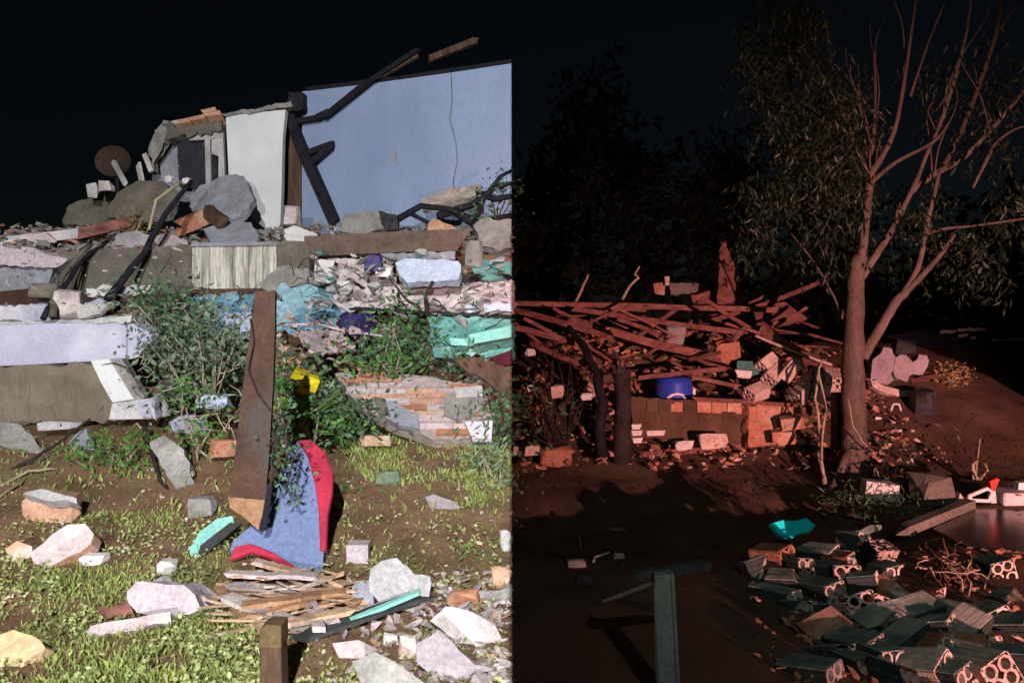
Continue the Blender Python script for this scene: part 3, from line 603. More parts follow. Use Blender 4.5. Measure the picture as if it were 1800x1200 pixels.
# ------------------------------------------------------------------ lumps and scraps on the lawn
def lump(nm, cat, box, m, lab, **k): return chunk(nm, lab, cat, box, m, **k)
lump('white_block', 'foam block', (609, 956, 648, 993), M_foam, 'small white foam cube on the mud by the panel', sharp=.95, depth=.8)
slab('plaster_chunk', 'large white rounded plaster chunk leaning in the lawn rubble', 'plaster', [(650, 1000), (668, 984), (696, 978), (712, 990), (724, 1006), (752, 1016), (756, 1050), (746, 1070), (700, 1072), (664, 1060), (648, 1040)], None, .14, M_white, tilt=25)
slab('plaster_chunk', 'smaller grey white plaster piece left of the large chunk', 'plaster', [(618, 1030), (632, 1020), (652, 1034), (656, 1062), (632, 1072), (620, 1056)], None, .08, M_gconc, tilt=30)
slab('plaster_flake', 'white flat flake lying alone on the mud at the right', 'plaster', [(748, 872), (764, 868), (798, 880), (810, 890), (790, 896), (756, 892)], None, .04, M_foam, tilt=55)
lump('white_ball', 'foam block', (274, 984, 309, 1013), M_wpaint, 'bright white roundish lump on the grass', depth=.8)
lump('white_ball', 'foam block', (139, 977, 181, 995), M_wpaint, 'white half round cap lying in the grass', depth=.8)
slab('foam_chunk', 'big pinkish white foam chunk lying on the lawn', 'foam block', [(224, 1034), (236, 1020), (256, 1020), (318, 1028), (344, 1048), (352, 1068), (338, 1080), (308, 1088), (240, 1076), (230, 1056)], None, .22, M_foam, tilt=22, yaw=-8)
slab('grey_cloth', 'grey scrap behind the big foam chunk', 'scrap', [(262, 1022), (288, 1010), (306, 1022), (300, 1034)], None, .05, M_gconc, tilt=30)
pb = thing('pink_board', 'pink board and brown batten lying under the foam chunk', 'board', G(230, 1115))
slab('board', None, None, [(152, 1108), (160, 1098), (240, 1084), (300, 1076), (300, 1096), (240, 1108), (158, 1120)], None, .05, M_pink, tilt=45, parent=pb)
slab('batten', None, None, [(172, 1066), (226, 1058), (236, 1080), (180, 1090)], None, .05, M_timber, tilt=40, parent=pb)
brl = lump('brick_lump', 'brickwork', (38, 868, 138, 918), M_pbrick, 'broken peach brick lump with white mortar on top', depth=.6, rot=(0, 8, 0))
slab('mortar_crust', None, None, [(40, 866), (72, 858), (134, 874), (136, 884), (94, 880), (60, 872)], G(88, 916).y-.08, .08, M_white, tilt=45, parent=brl)
slab('brick_lump', 'long pale brick fragment lying diagonally on the grass edge', 'brickwork', [(52, 972), (90, 940), (118, 922), (150, 920), (165, 938), (160, 954), (120, 978), (84, 998), (60, 990)], None, .12, M_pink, tilt=40, side=M_pbrick)
slab('brick_lump', 'small peach brick piece left of the diagonal fragment', 'brickwork', [(8, 966), (30, 950), (56, 958), (50, 978), (20, 986)], None, .1, M_pbrick, tilt=40)
slab('sandstone_block', 'tan block at the bottom left corner of the lawn', 'block', [(-20, 1130), (25, 1104), (76, 1140), (34, 1172), (-20, 1176)], None, .2, mat('tan_stone', (.60, .44, .27), (.45, .31, .18), 5), tilt=45, jag=.006)
slab('concrete_slab', 'tilted grey slab fragment in the weeds near the leaning post', TC, [(262, 776), (290, 762), (322, 790), (342, 850), (310, 860), (282, 820)], None, .1, M_conc, tilt=40)
slab('concrete_slab', 'grey roof tile piece behind the weeds near the leaning post', TC, [(296, 742), (330, 728), (366, 738), (372, 752), (330, 762), (304, 758)], None, .05, M_gconc, tilt=45)
slab('concrete_slab', 'grey triangular tile standing on the mud left of the weeds', TC, [(120, 778), (152, 750), (168, 792), (126, 790)], None, .05, M_gconc, tilt=20)
lump('white_plastic_tub', 'tub', (344, 692, 404, 722), M_lblue, 'rounded grey white plastic tub lying in the bushes', D=7.1, depth=.6, sharp=.6)
lump('terracotta_piece', 'tile', (364, 772, 420, 806), M_terra, 'terracotta tile piece left of the leaning board', D=6.6, depth=.6)
lump('white_scrap', 'scrap', (300, 828, 340, 850), M_white, 'small white scrap below the tilted grey slab', depth=.6)
lump('white_scrap', 'scrap', (328, 876, 378, 912), M_conc, 'grey stone with white top near the board foot', depth=.7)
lump('moss_tuft', 'tuft', (660, 828, 702, 856), L_pale, 'round pale green tuft on the mud', depth=.8)
lump('bark_strip', 'bark', (630, 764, 690, 784), M_splint, 'tan bark strip under the brick slab', D=6.9, depth=.4)
slab('roof_sheet', 'grey splintered sheet at the left edge of the mud', 'sheet', [(-30, 742), (30, 744), (60, 770), (80, 800), (30, 790), (-30, 776)], None, .04, M_conc, tilt=50)
lump('mortar_strip', 'mortar', (64, 740, 140, 756), M_white, 'row of pale mortar under the garden wall', D=7.3, depth=.4)
rod('twig', 'pale forked branch lying on the mud at the left edge', 'branch', [G(-10, 858), G(50, 838)+V((0, 0, .05)), G(102, 830)+V((0, 0, .03))], (.014, .009), M_twig, wob=.01)
rod('twig', 'pale lower branch at the left edge of the mud', 'branch', [G(-10, 882), G(30, 860)+V((0, 0, .04)), G(48, 842)], (.014, .009), M_twig, wob=.01)
rod('twig', 'long dark branch arching over the mud at the left', 'branch', [P(-10, 838, 6.4), P(60, 808, 6.6), P(110, 770, 6.8), P(160, 735, 7.0)], (.02, .008), M_dwood, wob=.015)
rod('vine', 'dark vine trailing from the leaning post to the lawn', 'vine', [P(254, 740, 7.3), P(262, 785, 6.8), P(285, 840, 6.3), P(312, 885, 6.0), P(340, 912, 5.85)], (.022, .012), M_dwood, wob=.02)
rod('vine', 'dark thin vine right of the tilted grey slab', 'vine', [P(318, 760, 7.0), P(332, 800, 6.7), P(342, 850, 6.3)], (.016, .010), M_dwood, wob=.015)
rod('vine', 'pale vine hanging beside the leaning board', 'vine', [P(492, 600, 7.2), P(500, 660, 7.0), P(486, 700, 6.9), P(500, 760, 6.5)], (.018, .010), M_twig, wob=.02)
# pile of splintered planks
random.seed(5)
pile = [((400, 1022), (612, 1048), .09), ((392, 1042), (622, 1062), .08), ((410, 1010), (560, 1020), .07), ((440, 1078), (612, 1056), .08), ((395, 1064), (560, 1108), .09), ((420, 1050), (470, 1110), .07), ((500, 1040), (590, 1100), .06), ((470, 1110), (610, 1085), .07), ((384, 1035), (430, 1095), .05), ((450, 1000), (610, 1028), .06), ((425, 1092), (540, 1070), .06), ((540, 1050), (560, 1110), .06)]
wordsA = ['topmost long', 'second long', 'short upper', 'slanting right', 'broad lower', 'steep left', 'steep right', 'lowest flat', 'thin leftmost', 'uppermost pale', 'narrow lower', 'short steep middle']
for i, ((x0, y0), (x1, y1), wd) in enumerate(pile):
    D0 = 1.6*FPX/(y0-HY)-.10; D1 = 1.6*FPX/(y1-HY)-.10; a, b = P(x0, y0, D0), P(x1, y1, D1); a.z = g(a.x, a.y)+.03+.012*(i % 5); b.z = g(b.x, b.y)+.03+.015*(i % 4)
    plank('splintered_plank', wordsA[i]+' splintered plank in the wood pile before the panel', 'plank', a, b, .025, wd, random.choice((M_splint, M_splint, M_pink, M_owood)), jag=.006, group='splintered planks piled on the lawn')
random.seed(6); mb = MB()
for _ in range(120):
    px = random.uniform(385, 625); py = 1062+random.gauss(0, 24); p = G(px, py)+V((0, 0, random.uniform(.01, .07))); a = random.gauss(-.12, .45); L_ = random.uniform(.05, .28)
    mb.box(p, (L_, random.uniform(.008, .028), random.uniform(.004, .012)), Euler((random.uniform(-.4, .4), random.uniform(-.25, .25), a)).to_matrix(), jit=.35)
tag(obj('wood_splinters', mb, M_splint), 'thin wood splinters mixed into the plank pile', 'splinters', kind='stuff')
plank('dark_strip', 'dark strip of roofing lying under the pale green batten', 'strip', G(522, 1132)+V((0, 0, .03)), G(752, 1062)+V((0, 0, .06)), .02, .12, M_dark, seg=6)
plank('green_batten', 'pale green batten lying in front of the white plaster chunk', 'batten', G(612, 1112)+V((0, 0, .06)), G(738, 1072)+V((0, 0, .10)), .02, .035, M_turq)
slab('plaster_chunk', 'pinkish plaster chunk at the lower right of the lawn', 'plaster', [(752, 1090), (780, 1066), (830, 1078), (872, 1096), (892, 1130), (850, 1140), (800, 1128)], None, .12, M_pink, tilt=35)
slab('plaster_chunk', 'pale cream block at the very bottom right of the lawn', 'plaster', [(732, 1130), (768, 1110), (812, 1140), (864, 1180), (830, 1200), (780, 1196), (738, 1166)], None, .2, M_foam, tilt=30)
slab('plaster_chunk', 'grey concrete piece below the pale green batten', 'concrete', [(620, 1160), (660, 1146), (700, 1162), (760, 1210), (690, 1240), (640, 1210)], None, .1, M_conc, tilt=45)
slab('plaster_chunk', 'brown tile piece below the dark strip', 'tile', [(584, 1130), (630, 1124), (664, 1140), (640, 1158), (600, 1164)], None, .06, M_pink, tilt=50, side=M_terra)
lump('white_scrap', 'scrap', (672, 1116, 702, 1146), M_wpaint, 'small bright white scrap between the plaster chunks', depth=.5)
lump('brick_end', 'brick', (700, 1120, 735, 1170), M_pbrick, 'tan brick end beside the cream block', depth=.5)
lump('rubble_block', 'rubble', (786, 1040, 846, 1072), M_terra, 'rusty brown lump behind the pinkish chunk', depth=.5)
slab('concrete_slab', 'grey flat slab behind the rusty lump at the lawn edge', TC, [(822, 1036), (899, 1030), (899, 1056), (846, 1062)], None, .06, M_conc, tilt=55)
lump('rubble_block', 'rubble', (862, 998, 899, 1034), M_pbrick, 'peach rubble lump at the right end of the mud', depth=.5)
lump('rubble_block', 'rubble', (876, 932, 899, 972), M_white, 'stacked white scraps at the right end of the mud', depth=.5)
st = thing('post_stub', 'brown square post stub rising from the bottom of the lawn', 'post', V(P(476, 1240, 3.05)))
mb = MB(); mb.prism([P(x, y, 3.05) for x, y in [(456, 1108), (468, 1100), (492, 1102), (497, 1240), (456, 1240)]], V((0, .09, 0))); obj('shaft', mb, M_wood, st, bevel=.004)
mb = MB(); mb.prism([P(x, y, 3.045) for x, y in [(455, 1106), (468, 1098), (494, 1100), (494, 1140), (455, 1140)]], V((0, .10, 0))); obj('cap', mb, mat('dull_ochre', (.13, .09, .045)), st, bevel=.004)

# ------------------------------------------------------------------ bushes and weeds
random.seed(21)
bush('shrub', 'dark green shrub growing between the columns and the board', [(335, 615, 75, 40), (255, 535, 50, 22), (385, 660, 45, 55), (310, 690, 36, 26), (300, 570, 40, 24)], 8.15, 1500, .085, .04, L_bush, M_dwood, (330, 730), 5)
bush('shrub', 'pale leaved shrub left of the leaning board', [(380, 615, 50, 36), (310, 660, 36, 24), (400, 590, 30, 20), (350, 560, 40, 20), (280, 610, 30, 20)], 7.3, 850, .08, .045, L_pale, M_twig, (370, 710), 3)
bush('shrub', 'bright green shrub right of the leaning board', [(540, 705, 55, 45), (600, 745, 50, 32), (500, 660, 22, 36), (530, 760, 46, 22)], 7.0, 1100, .08, .042, L_bush, M_dwood, (550, 790), 4)
bush('shrub', 'light green leaves among the shrub right of the board', [(540, 715, 44, 36), (512, 680, 20, 30), (585, 745, 30, 20)], 6.8, 260, .09, .05, L_weed, M_twig, (545, 790), 3)
bush('shrub', 'low green shrub behind the brick slab', [(680, 630, 80, 26), (720, 590, 40, 36), (800, 640, 40, 14)], 7.8, 800, .085, .042, L_bush, M_dwood, (700, 665), 4)
bush('shrub', 'lighter green sprigs on top of the brick slab shrub', [(660, 640, 50, 12), (740, 640, 40, 12), (700, 570, 16, 28)], 7.6, 170, .10, .04, L_weed, M_twig, (690, 662), 3)
bush('vine_spray', 'leafy spray hanging over the top of the red edged panel', [(500, 800, 26, 34), (490, 850, 16, 26), (512, 870, 16, 20), (498, 740, 20, 40)], 4.95, 190, .045, .028, L_bush, M_dwood, (490, 760), 4, cat='vine')
bush('weed', 'bright weeds on the mud under the leaning post', [(160, 800, 46, 20), (220, 790, 40, 16), (250, 830, 26, 22), (260, 865, 26, 12)], 6.6, 420, .075, .035, L_weed, M_twig, (220, 840), 4, cat='weeds')
bush('weed', 'green weeds beside the terracotta tile', [(356, 760, 30, 20), (330, 700, 30, 18), (380, 850, 20, 26)], 6.7, 260, .07, .035, L_weed, M_twig, (350, 790), 3, cat='weeds')
bush('weed', 'blue green weed clump at the middle line end of the mud', [(884, 860, 16, 40), (860, 800, 34, 20)], 6.2, 260, .07, .03, L_pale, M_twig, (880, 900), 4, cat='weeds')
bush('weed', 'weed tuft by the foot of the red edged panel', [(600, 910, 16, 24), (590, 870, 10, 22)], 5.9, 110, .06, .025, L_weed, M_twig, (600, 940), 3, cat='weeds')
bush('weed', 'small green weed alone on the mud at the right', [(826, 992, 22, 12)], 4.9, 90, .06, .02, L_weed, M_twig, (826, 1008), 3, cat='weeds')
bush('shrub', 'dark vine leaves on the terrace front left of the panel', [(300, 530, 46, 16), (330, 550, 40, 20)], 8.6, 260, .08, .04, L_bush, M_dwood, (300, 560), 3)
bush('shrub', 'dark green bush at the middle line beside the brick slab', [(884, 720, 20, 36), (872, 770, 24, 16)], 7.0, 320, .09, .045, L_bush, M_dwood, (885, 790), 3)
mb = MB(); c = P(543, 670, 6.9)
for (x, y, rx, ry) in ((528, 658, 14, 10), (546, 672, 18, 14), (536, 684, 12, 8)):
    cc = P(x, y, 6.75); mb.hull(rnd_hull(cc, (rx*2/FPX*6.8, .12, ry*2/FPX*6.8), Euler((.3, .4, .2)).to_matrix(), 16, .5))
tag(obj('yellow_rag', mb, M_yel), 'bright yellow rag caught in the shrub', 'rag')

# grass: one mass of blades, dense at the front and in patches further back
random.seed(33); mb = MB()
def blade(x, y, h, wd):
    z = g(x, y)-.005; a = random.uniform(0, 6.3); s_ = V((math.cos(a), math.sin(a), 0))*wd/2; ln = V((random.uniform(-.6, .6), random.uniform(-.6, .6), 0))*h
    b = V((x, y, z)); mb.add([b-s_, b+s_, b+ln*.4+V((0, 0, h*.7))+s_*.6, b+ln+V((0, 0, h))], [(0, 1, 2), (0, 2, 3)])
cnt = 0
while cnt < 15000:
    y = 2.9+random.random()**1.5*4.6; x = -random.random()*(.72*y+.2); px = 900+x/y*FPX; py = HY+(EYE-g(x, y))/y*FPX
    dn = .0
    if py > 1090: dn = .62 if px < 520 else .25
    elif py > 985: dn = .5 if px < 380 else .10
    elif py > 900: dn = .35 if 150 < px < 400 else .07
    elif py > 770: dn = .75 if 600 < px < 900 and py < 870+noise.noise(V((x*3, y*3, 3)))*60 and px > 560+(py-760) else .10
    k_ = noise.noise(V((x*1.9, y*1.9, 7)))*1.5+noise.noise(V((x*6, y*6, 3)))*1.1
    if random.random() < max(0, dn*(.55+k_)):
        blade(x, y, random.uniform(.015, .05)*(1 if py > 900 else 1.6), random.uniform(.006, .013)*(1 if y < 5 else 1.5)); cnt += 1
tag(obj('grass', mb, L_grass), 'short green grass growing on the left lawn', 'grass', kind='stuff')
random.seed(36); mb = MB()
for _ in range(4200):
    y = 2.9+random.random()**1.3*5.2; x = -random.random()*(.72*y+.1); z = g(x, y)+.006; a = random.uniform(0, 6.3); L_ = random.uniform(.02, .07); d = V((math.cos(a), math.sin(a), random.uniform(-.05, .3)))*L_; s_ = V((-math.sin(a), math.cos(a), 0))*.0022*(1 if y < 5 else 1.6)
    b = V((x, y, z)); mb.add([b-s_, b+s_, b+d+s_, b+d-s_], [(0, 1, 2, 3)])
tag(obj('straw', mb, M_litter), 'dead straw and stalks lying on the left lawn', 'straw', kind='stuff')
random.seed(35); mb = MB(); cnt = 0          # broad little leaves between the blades
while cnt < 5200:
    y = 2.9+random.random()**1.4*2.6; x = -random.random()*(.72*y+.2); px = 900+x/y*FPX; py = HY+(EYE-g(x, y))/y*FPX
    k_ = noise.noise(V((x*2.2, y*2.2, 17)))*1.6+noise.noise(V((x*7, y*7, 13)))
    if random.random() < max(0, (.5 if px < 500 else .18)*(.4+k_)):
        leaf(mb, V((x, y, g(x, y)+random.uniform(.005, .035))), random.uniform(.018, .036), random.uniform(.014, .026), V((random.uniform(-1, 1), random.uniform(-1, 1), random.uniform(-.1, .5))).normalized()); cnt += 1
tag(obj('clover', mb, leafmat('clover_leaf', (.50, .52, .24), (.27, .33, .12), .5)), 'pale clover leaves growing through the left lawn', 'clover', kind='stuff')
# small debris masses
def bank():
    x = -random.random()*7.5; y = random.uniform(8.3, 10.1); return x, y, 0
scatter('rubble_bits', 'small pale plaster bits strewn over the bank', 'rubble', 1300, bank, .13, M_white, 41)
scatter('rubble_bits', 'small pink brick bits strewn over the bank', 'rubble', 900, bank, .12, M_pink, 42)
scatter('rubble_bits', 'small grey concrete bits strewn over the bank', 'rubble', 900, bank, .15, M_conc, 43)
def face(x0, x1, y0, y1):                     # bits caught on the face of the bank
    def f():
        px = random.uniform(x0, x1); py = random.uniform(y0, y1); D = 8.0+(1-(py-450)/190)*1.15-random.uniform(0, .25); p = P(px, py, D)
        return p.x, p.y, p.z-g(p.x, p.y)
    return f
for x0, x1, y0, y1, n, sz, m, what, sd in ((545, 898, 450, 560, 46, .26, M_white, 'white plaster shards', 71), (545, 898, 455, 640, 60, .26, M_pink, 'pinkish plaster shards', 72), (545, 898, 460, 650, 44, .28, M_conc, 'grey concrete shards', 73), (550, 898, 450, 600, 22, .22, M_teal, 'teal paint shards', 74), (200, 450, 520, 640, 110, .13, M_white, 'pale scraps behind the shrub', 75), (490, 700, 560, 660, 110, .13, M_pbrick, 'peach brick shards', 76), (0, 340, 415, 540, 45, .12, M_white, 'white flakes along the terrace edge', 77), (560, 898, 480, 640, 12, .2, M_char, 'black scraps', 78)):
    scatter('rubble_bits', what+' caught on the face of the bank', 'rubble', n, face(x0, x1, y0, y1), sz, m, sd, .45)
random.seed(79); mb = MB()
for _ in range(80):
    px = random.uniform(180, 898); py = random.uniform(470, 660); D = 7.9+(1-(py-450)/190)*1.1-random.uniform(0, .3); a = P(px, py, D); d = V((random.uniform(-1, 1), random.uniform(-.4, .4), random.uniform(-.6, .9)))*random.uniform(.1, .3)
    mb.tube([a, a+d*.5+V((0, 0, random.uniform(-.03, .05))), a+d], [.008, .006, .003], 5)
tag(obj('twigs', mb, M_dwood, smooth=True), 'thin dark twigs tangled over the face of the bank', 'twigs', kind='stuff')
random.seed(80); mb = MB()
for _ in range(110):
    px = random.uniform(230, 560); py = random.uniform(540, 780); D = lerp(8.0, 6.6, (py-540)/240); a = P(px, py, D); d = V((random.uniform(-1, 1), random.uniform(-.4, .4), random.uniform(-.6, .9)))*random.uniform(.1, .35)
    mb.tube([a, a+d*.5+V((0, 0, random.uniform(-.05, .07))), a+d], [.008, .006, .003], 5)
tag(obj('twigs', mb, M_twig, smooth=True), 'thin pale twigs tangled through the shrubs', 'twigs', kind='stuff')
def terr():
    x = -random.random()*9; y = random.uniform(10.4, 12.8); return x, y, random.random()*.12
scatter('rubble_bits', 'mixed grey rubble covering the terrace top', 'rubble', 1200, terr, .2, M_conc, 44)
scatter('rubble_bits', 'pale broken plaster covering the terrace top', 'rubble', 700, terr, .16, M_white, 45)
scatter('rubble_bits', 'broken red tile bits covering the terrace top', 'rubble', 500, terr, .16, M_terra, 46)
def mud():
    y = random.uniform(4.2, 8.2); return -random.random()*.72*y, y, 0
scatter('rubble_bits', 'tiny pale chips scattered on the mud', 'rubble', 220, mud, .045, M_pink, 47)
scatter('rubble_bits', 'tiny straw coloured wood chips scattered on the mud', 'wood chips', 420, mud, .045, M_splint, 48, .3)
def corner():
    px = 898-abs(random.gauss(0, 150)); py = random.uniform(1010, 1250); p = G(px, py); return p.x, p.y, 0
scatter('rubble_bits', 'pale rubble bits around the plaster chunks on the lawn', 'rubble', 240, corner, .10, M_pink, 49)
scatter('rubble_bits', 'brown mortar bits around the plaster chunks on the lawn', 'rubble', 320, corner, .09, M_mortar, 50)
scatter('rubble_bits', 'splinters of wood around the plaster chunks on the lawn', 'wood chips', 200, corner, .08, M_splint, 55, .3)

# ================================================================== right side: the yard
random.seed(77)
# the big tree
T_D = 7.3
tr = thing('tree', 'pale barked tree with a forked trunk standing in the yard', 'tree', G(1506, 846))
def limb(nm, pts, parent, n=10):
    """pts: (px,py,width px,depth offset)"""
    q = [P(a, b, T_D+d) for a, b, w_, d in pts]; r = [w_/2/FPX*T_D*(.92 if nm == 'trunk' else .78) for a, b, w_, d in pts]
    out = []; rr = []
    for i in range(len(q)-1):                # smooth curve through the points
        p0, p1, p2, p3 = q[max(i-1, 0)], q[i], q[i+1], q[min(i+2, len(q)-1)]
        for k in range(5):
            t = k/5; out.append(.5*((2*p1)+(p2-p0)*t+(2*p0-5*p1+4*p2-p3)*t*t+(3*p1-p0-3*p2+p3)*t**3)+V((random.uniform(-1, 1), random.uniform(-1, 1), 0))*r[i]*.06)
            rr.append(lerp(r[i], r[i+1], t)*random.uniform(.95, 1.05))
    out.append(q[-1]); rr.append(r[-1]); mb = MB(); mb.tube(out, rr, n); return obj(nm, mb, M_bark, parent, smooth=True)
limb('trunk', [(1508, 862, 62, 0), (1508, 835, 50, 0), (1504, 780, 47, 0), (1500, 700, 44, 0), (1499, 620, 40, 0), (1503, 540, 33, 0), (1505, 480, 30, 0), (1512, 450, 26, 0)], tr, 14)
limb('limb', [(1506, 490, 22, 0), (1516, 440, 20, 0), (1522, 380, 19, 0), (1530, 310, 16, 0), (1545, 285, 14, -.05), (1572, 230, 10, -.1), (1588, 150, 8, -.1), (1600, 70, 6.5, -.2), (1614, -30, 5, -.3)], tr)
limb('limb', [(1530, 330, 12, 0), (1534, 260, 9, .1), (1538, 180, 7, .2), (1536, 90, 4, .3)], tr)
limb('limb', [(1512, 490, 20, .05), (1545, 440, 17, .1), (1570, 400, 14, .15), (1590, 350, 13, .2), (1640, 308, 15, .2), (1690, 280, 12, .2), (1740, 230, 11, .2), (1800, 160, 9, .2), (1860, 90, 7, .2)], tr)
limb('limb', [(1585, 370, 12, .15), (1610, 320, 11, .1), (1625, 280, 9, 0), (1655, 210, 9, 0), (1680, 130, 7.5, 0), (1700, 50, 6, 0), (1710, -30, 5, 0)], tr)
limb('limb', [(1660, 290, 11, .2), (1690, 230, 11, .25), (1720, 150, 11, .25), (1750, 60, 9, .3), (1764, -30, 7, .3)], tr)
limb('limb', [(1742, 80, 7, .3), (1772, 30, 6, .3), (1815, -10, 4, .3)], tr)
limb('limb', [(1530, 322, 12, -.05), (1575, 285, 9, -.1), (1640, 250, 7, -.2), (1668, 215, 5, -.2)], tr)
limb('limb', [(1516, 628, 26, .05), (1545, 580, 22, -.05), (1575, 530, 20, -.1), (1592, 512, 18, -.1), (1615, 465, 12, -.1), (1628, 400, 11, -.1), (1640, 350, 9, -.1), (1652, 300, 7, 0)], tr)
limb('limb', [(1586, 520, 14, -.1), (1620, 485, 13, -.15), (1655, 445, 10, -.2), (1678, 412, 8, -.25)], tr)
limb('branch', [(1628, 412, 7, -.1), (1660, 402, 6, -.15), (1720, 396, 5, -.2), (1830, 380, 4, -.3)], tr)
limb('branch', [(1710, 330, 6, -.2), (1735, 280, 8, -.2), (1752, 250, 7, -.2), (1790, 225, 4, -.25), (1830, 222, 3, -.3)], tr)
limb('branch', [(1480, 560, 6, .1), (1465, 520, 5, .2), (1430, 460, 4, .3), (1390, 410, 3, .4)], tr, 6)
limb('branch', [(1600, 170, 6, -.1), (1630, 80, 5, -.1), (1662, 0, 4, -.1), (1670, -30, 3, -.1)], tr, 6)
limb('root', [(1488, 800, 20, -.05), (1470, 845, 18, -.2), (1450, 868, 10, -.35)], tr, 8)
random.seed(101)
for k in range(18):                          # thin shoots fanning up from the limbs
    x0, y0 = random.choice(((1530, 310), (1572, 230), (1588, 150), (1625, 280), (1655, 210), (1690, 230), (1720, 150), (1740, 230), (1640, 350), (1534, 260), (1690, 280), (1516, 440), (1480, 560)))
    dx = random.uniform(-90, 90)-(40 if x0 < 1600 else -30); dy = -random.uniform(90, 230); dd = random.uniform(-.4, .5)
    limb('twig', [(x0, y0, 4, 0), (x0+dx*.4+random.uniform(-12, 12), y0+dy*.45, 3, dd*.5), (x0+dx*.8+random.uniform(-14, 14), y0+dy*.85, 2, dd), (x0+dx, y0+dy*1.05, 1, dd)], tr, 5)
fo = MB()
crown = [(1360, 60, 75, 90, 900), (1400, 160, 85, 90, 1100), (1440, 250, 85, 90, 1100), (1360, 320, 70, 55, 420), (1330, 410, 45, 40, 120), (1480, 330, 60, 80, 550), (1490, 180, 70, 90, 480), (1450, 420, 50, 50, 220), (1400, 20, 70, 60, 500),
         (1700, 415, 80, 40, 260), (1770, 350, 60, 70, 260), (1740, 200, 80, 90, 330), (1780, 90, 60, 90, 260), (1650, 120, 60, 90, 200), (1620, 360, 60, 60, 220), (1720, 470, 60, 24, 140), (1560, 440, 30, 30, 60)]
for (x, y, rx, ry, n) in crown:
    for _ in range(max(3, n//(8 if x < 1560 else 11))):
        while True:
            q = V((random.uniform(-1, 1), random.uniform(-1, 1), random.uniform(-1, 1)))
            if q.length < 1: break
        D = T_D+.3+q.y*.9; c = P(x+q.x*rx, y+q.z*ry, D)
        tip = c+V((random.uniform(-.25, .25), random.uniform(-.2, .2), -random.uniform(.15, .4)))
        for k in range(12):
            p = c.lerp(tip, k/11)+V((random.gauss(0, .045), random.gauss(0, .045), random.gauss(0, .03)))
            leaf(fo, p, random.uniform(.06, .12), random.uniform(.016, .034), V((random.uniform(-.6, .6), random.uniform(-.6, .6), -random.uniform(.2, 1))).normalized(), .15)
obj('crown', fo, L_tree, tr)

# trees far behind, almost black
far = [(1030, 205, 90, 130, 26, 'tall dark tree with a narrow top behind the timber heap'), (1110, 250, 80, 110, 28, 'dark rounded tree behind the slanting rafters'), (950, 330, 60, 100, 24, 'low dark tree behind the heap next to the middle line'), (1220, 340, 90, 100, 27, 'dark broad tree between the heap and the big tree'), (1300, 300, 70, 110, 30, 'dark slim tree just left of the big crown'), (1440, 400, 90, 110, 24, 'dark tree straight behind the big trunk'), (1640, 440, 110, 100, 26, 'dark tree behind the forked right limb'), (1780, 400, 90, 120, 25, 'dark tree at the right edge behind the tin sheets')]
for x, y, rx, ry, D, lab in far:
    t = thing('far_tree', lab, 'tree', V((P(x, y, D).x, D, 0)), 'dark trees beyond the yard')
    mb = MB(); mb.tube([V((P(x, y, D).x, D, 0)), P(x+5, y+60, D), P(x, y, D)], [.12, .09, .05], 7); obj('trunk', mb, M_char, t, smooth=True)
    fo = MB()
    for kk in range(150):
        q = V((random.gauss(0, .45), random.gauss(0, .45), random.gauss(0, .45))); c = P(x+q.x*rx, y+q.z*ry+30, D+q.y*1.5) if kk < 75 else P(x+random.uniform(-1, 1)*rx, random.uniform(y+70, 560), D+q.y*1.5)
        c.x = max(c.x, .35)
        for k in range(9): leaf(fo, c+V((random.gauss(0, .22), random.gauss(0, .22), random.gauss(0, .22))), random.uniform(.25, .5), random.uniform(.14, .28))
    obj('crown', fo, L_far, t)

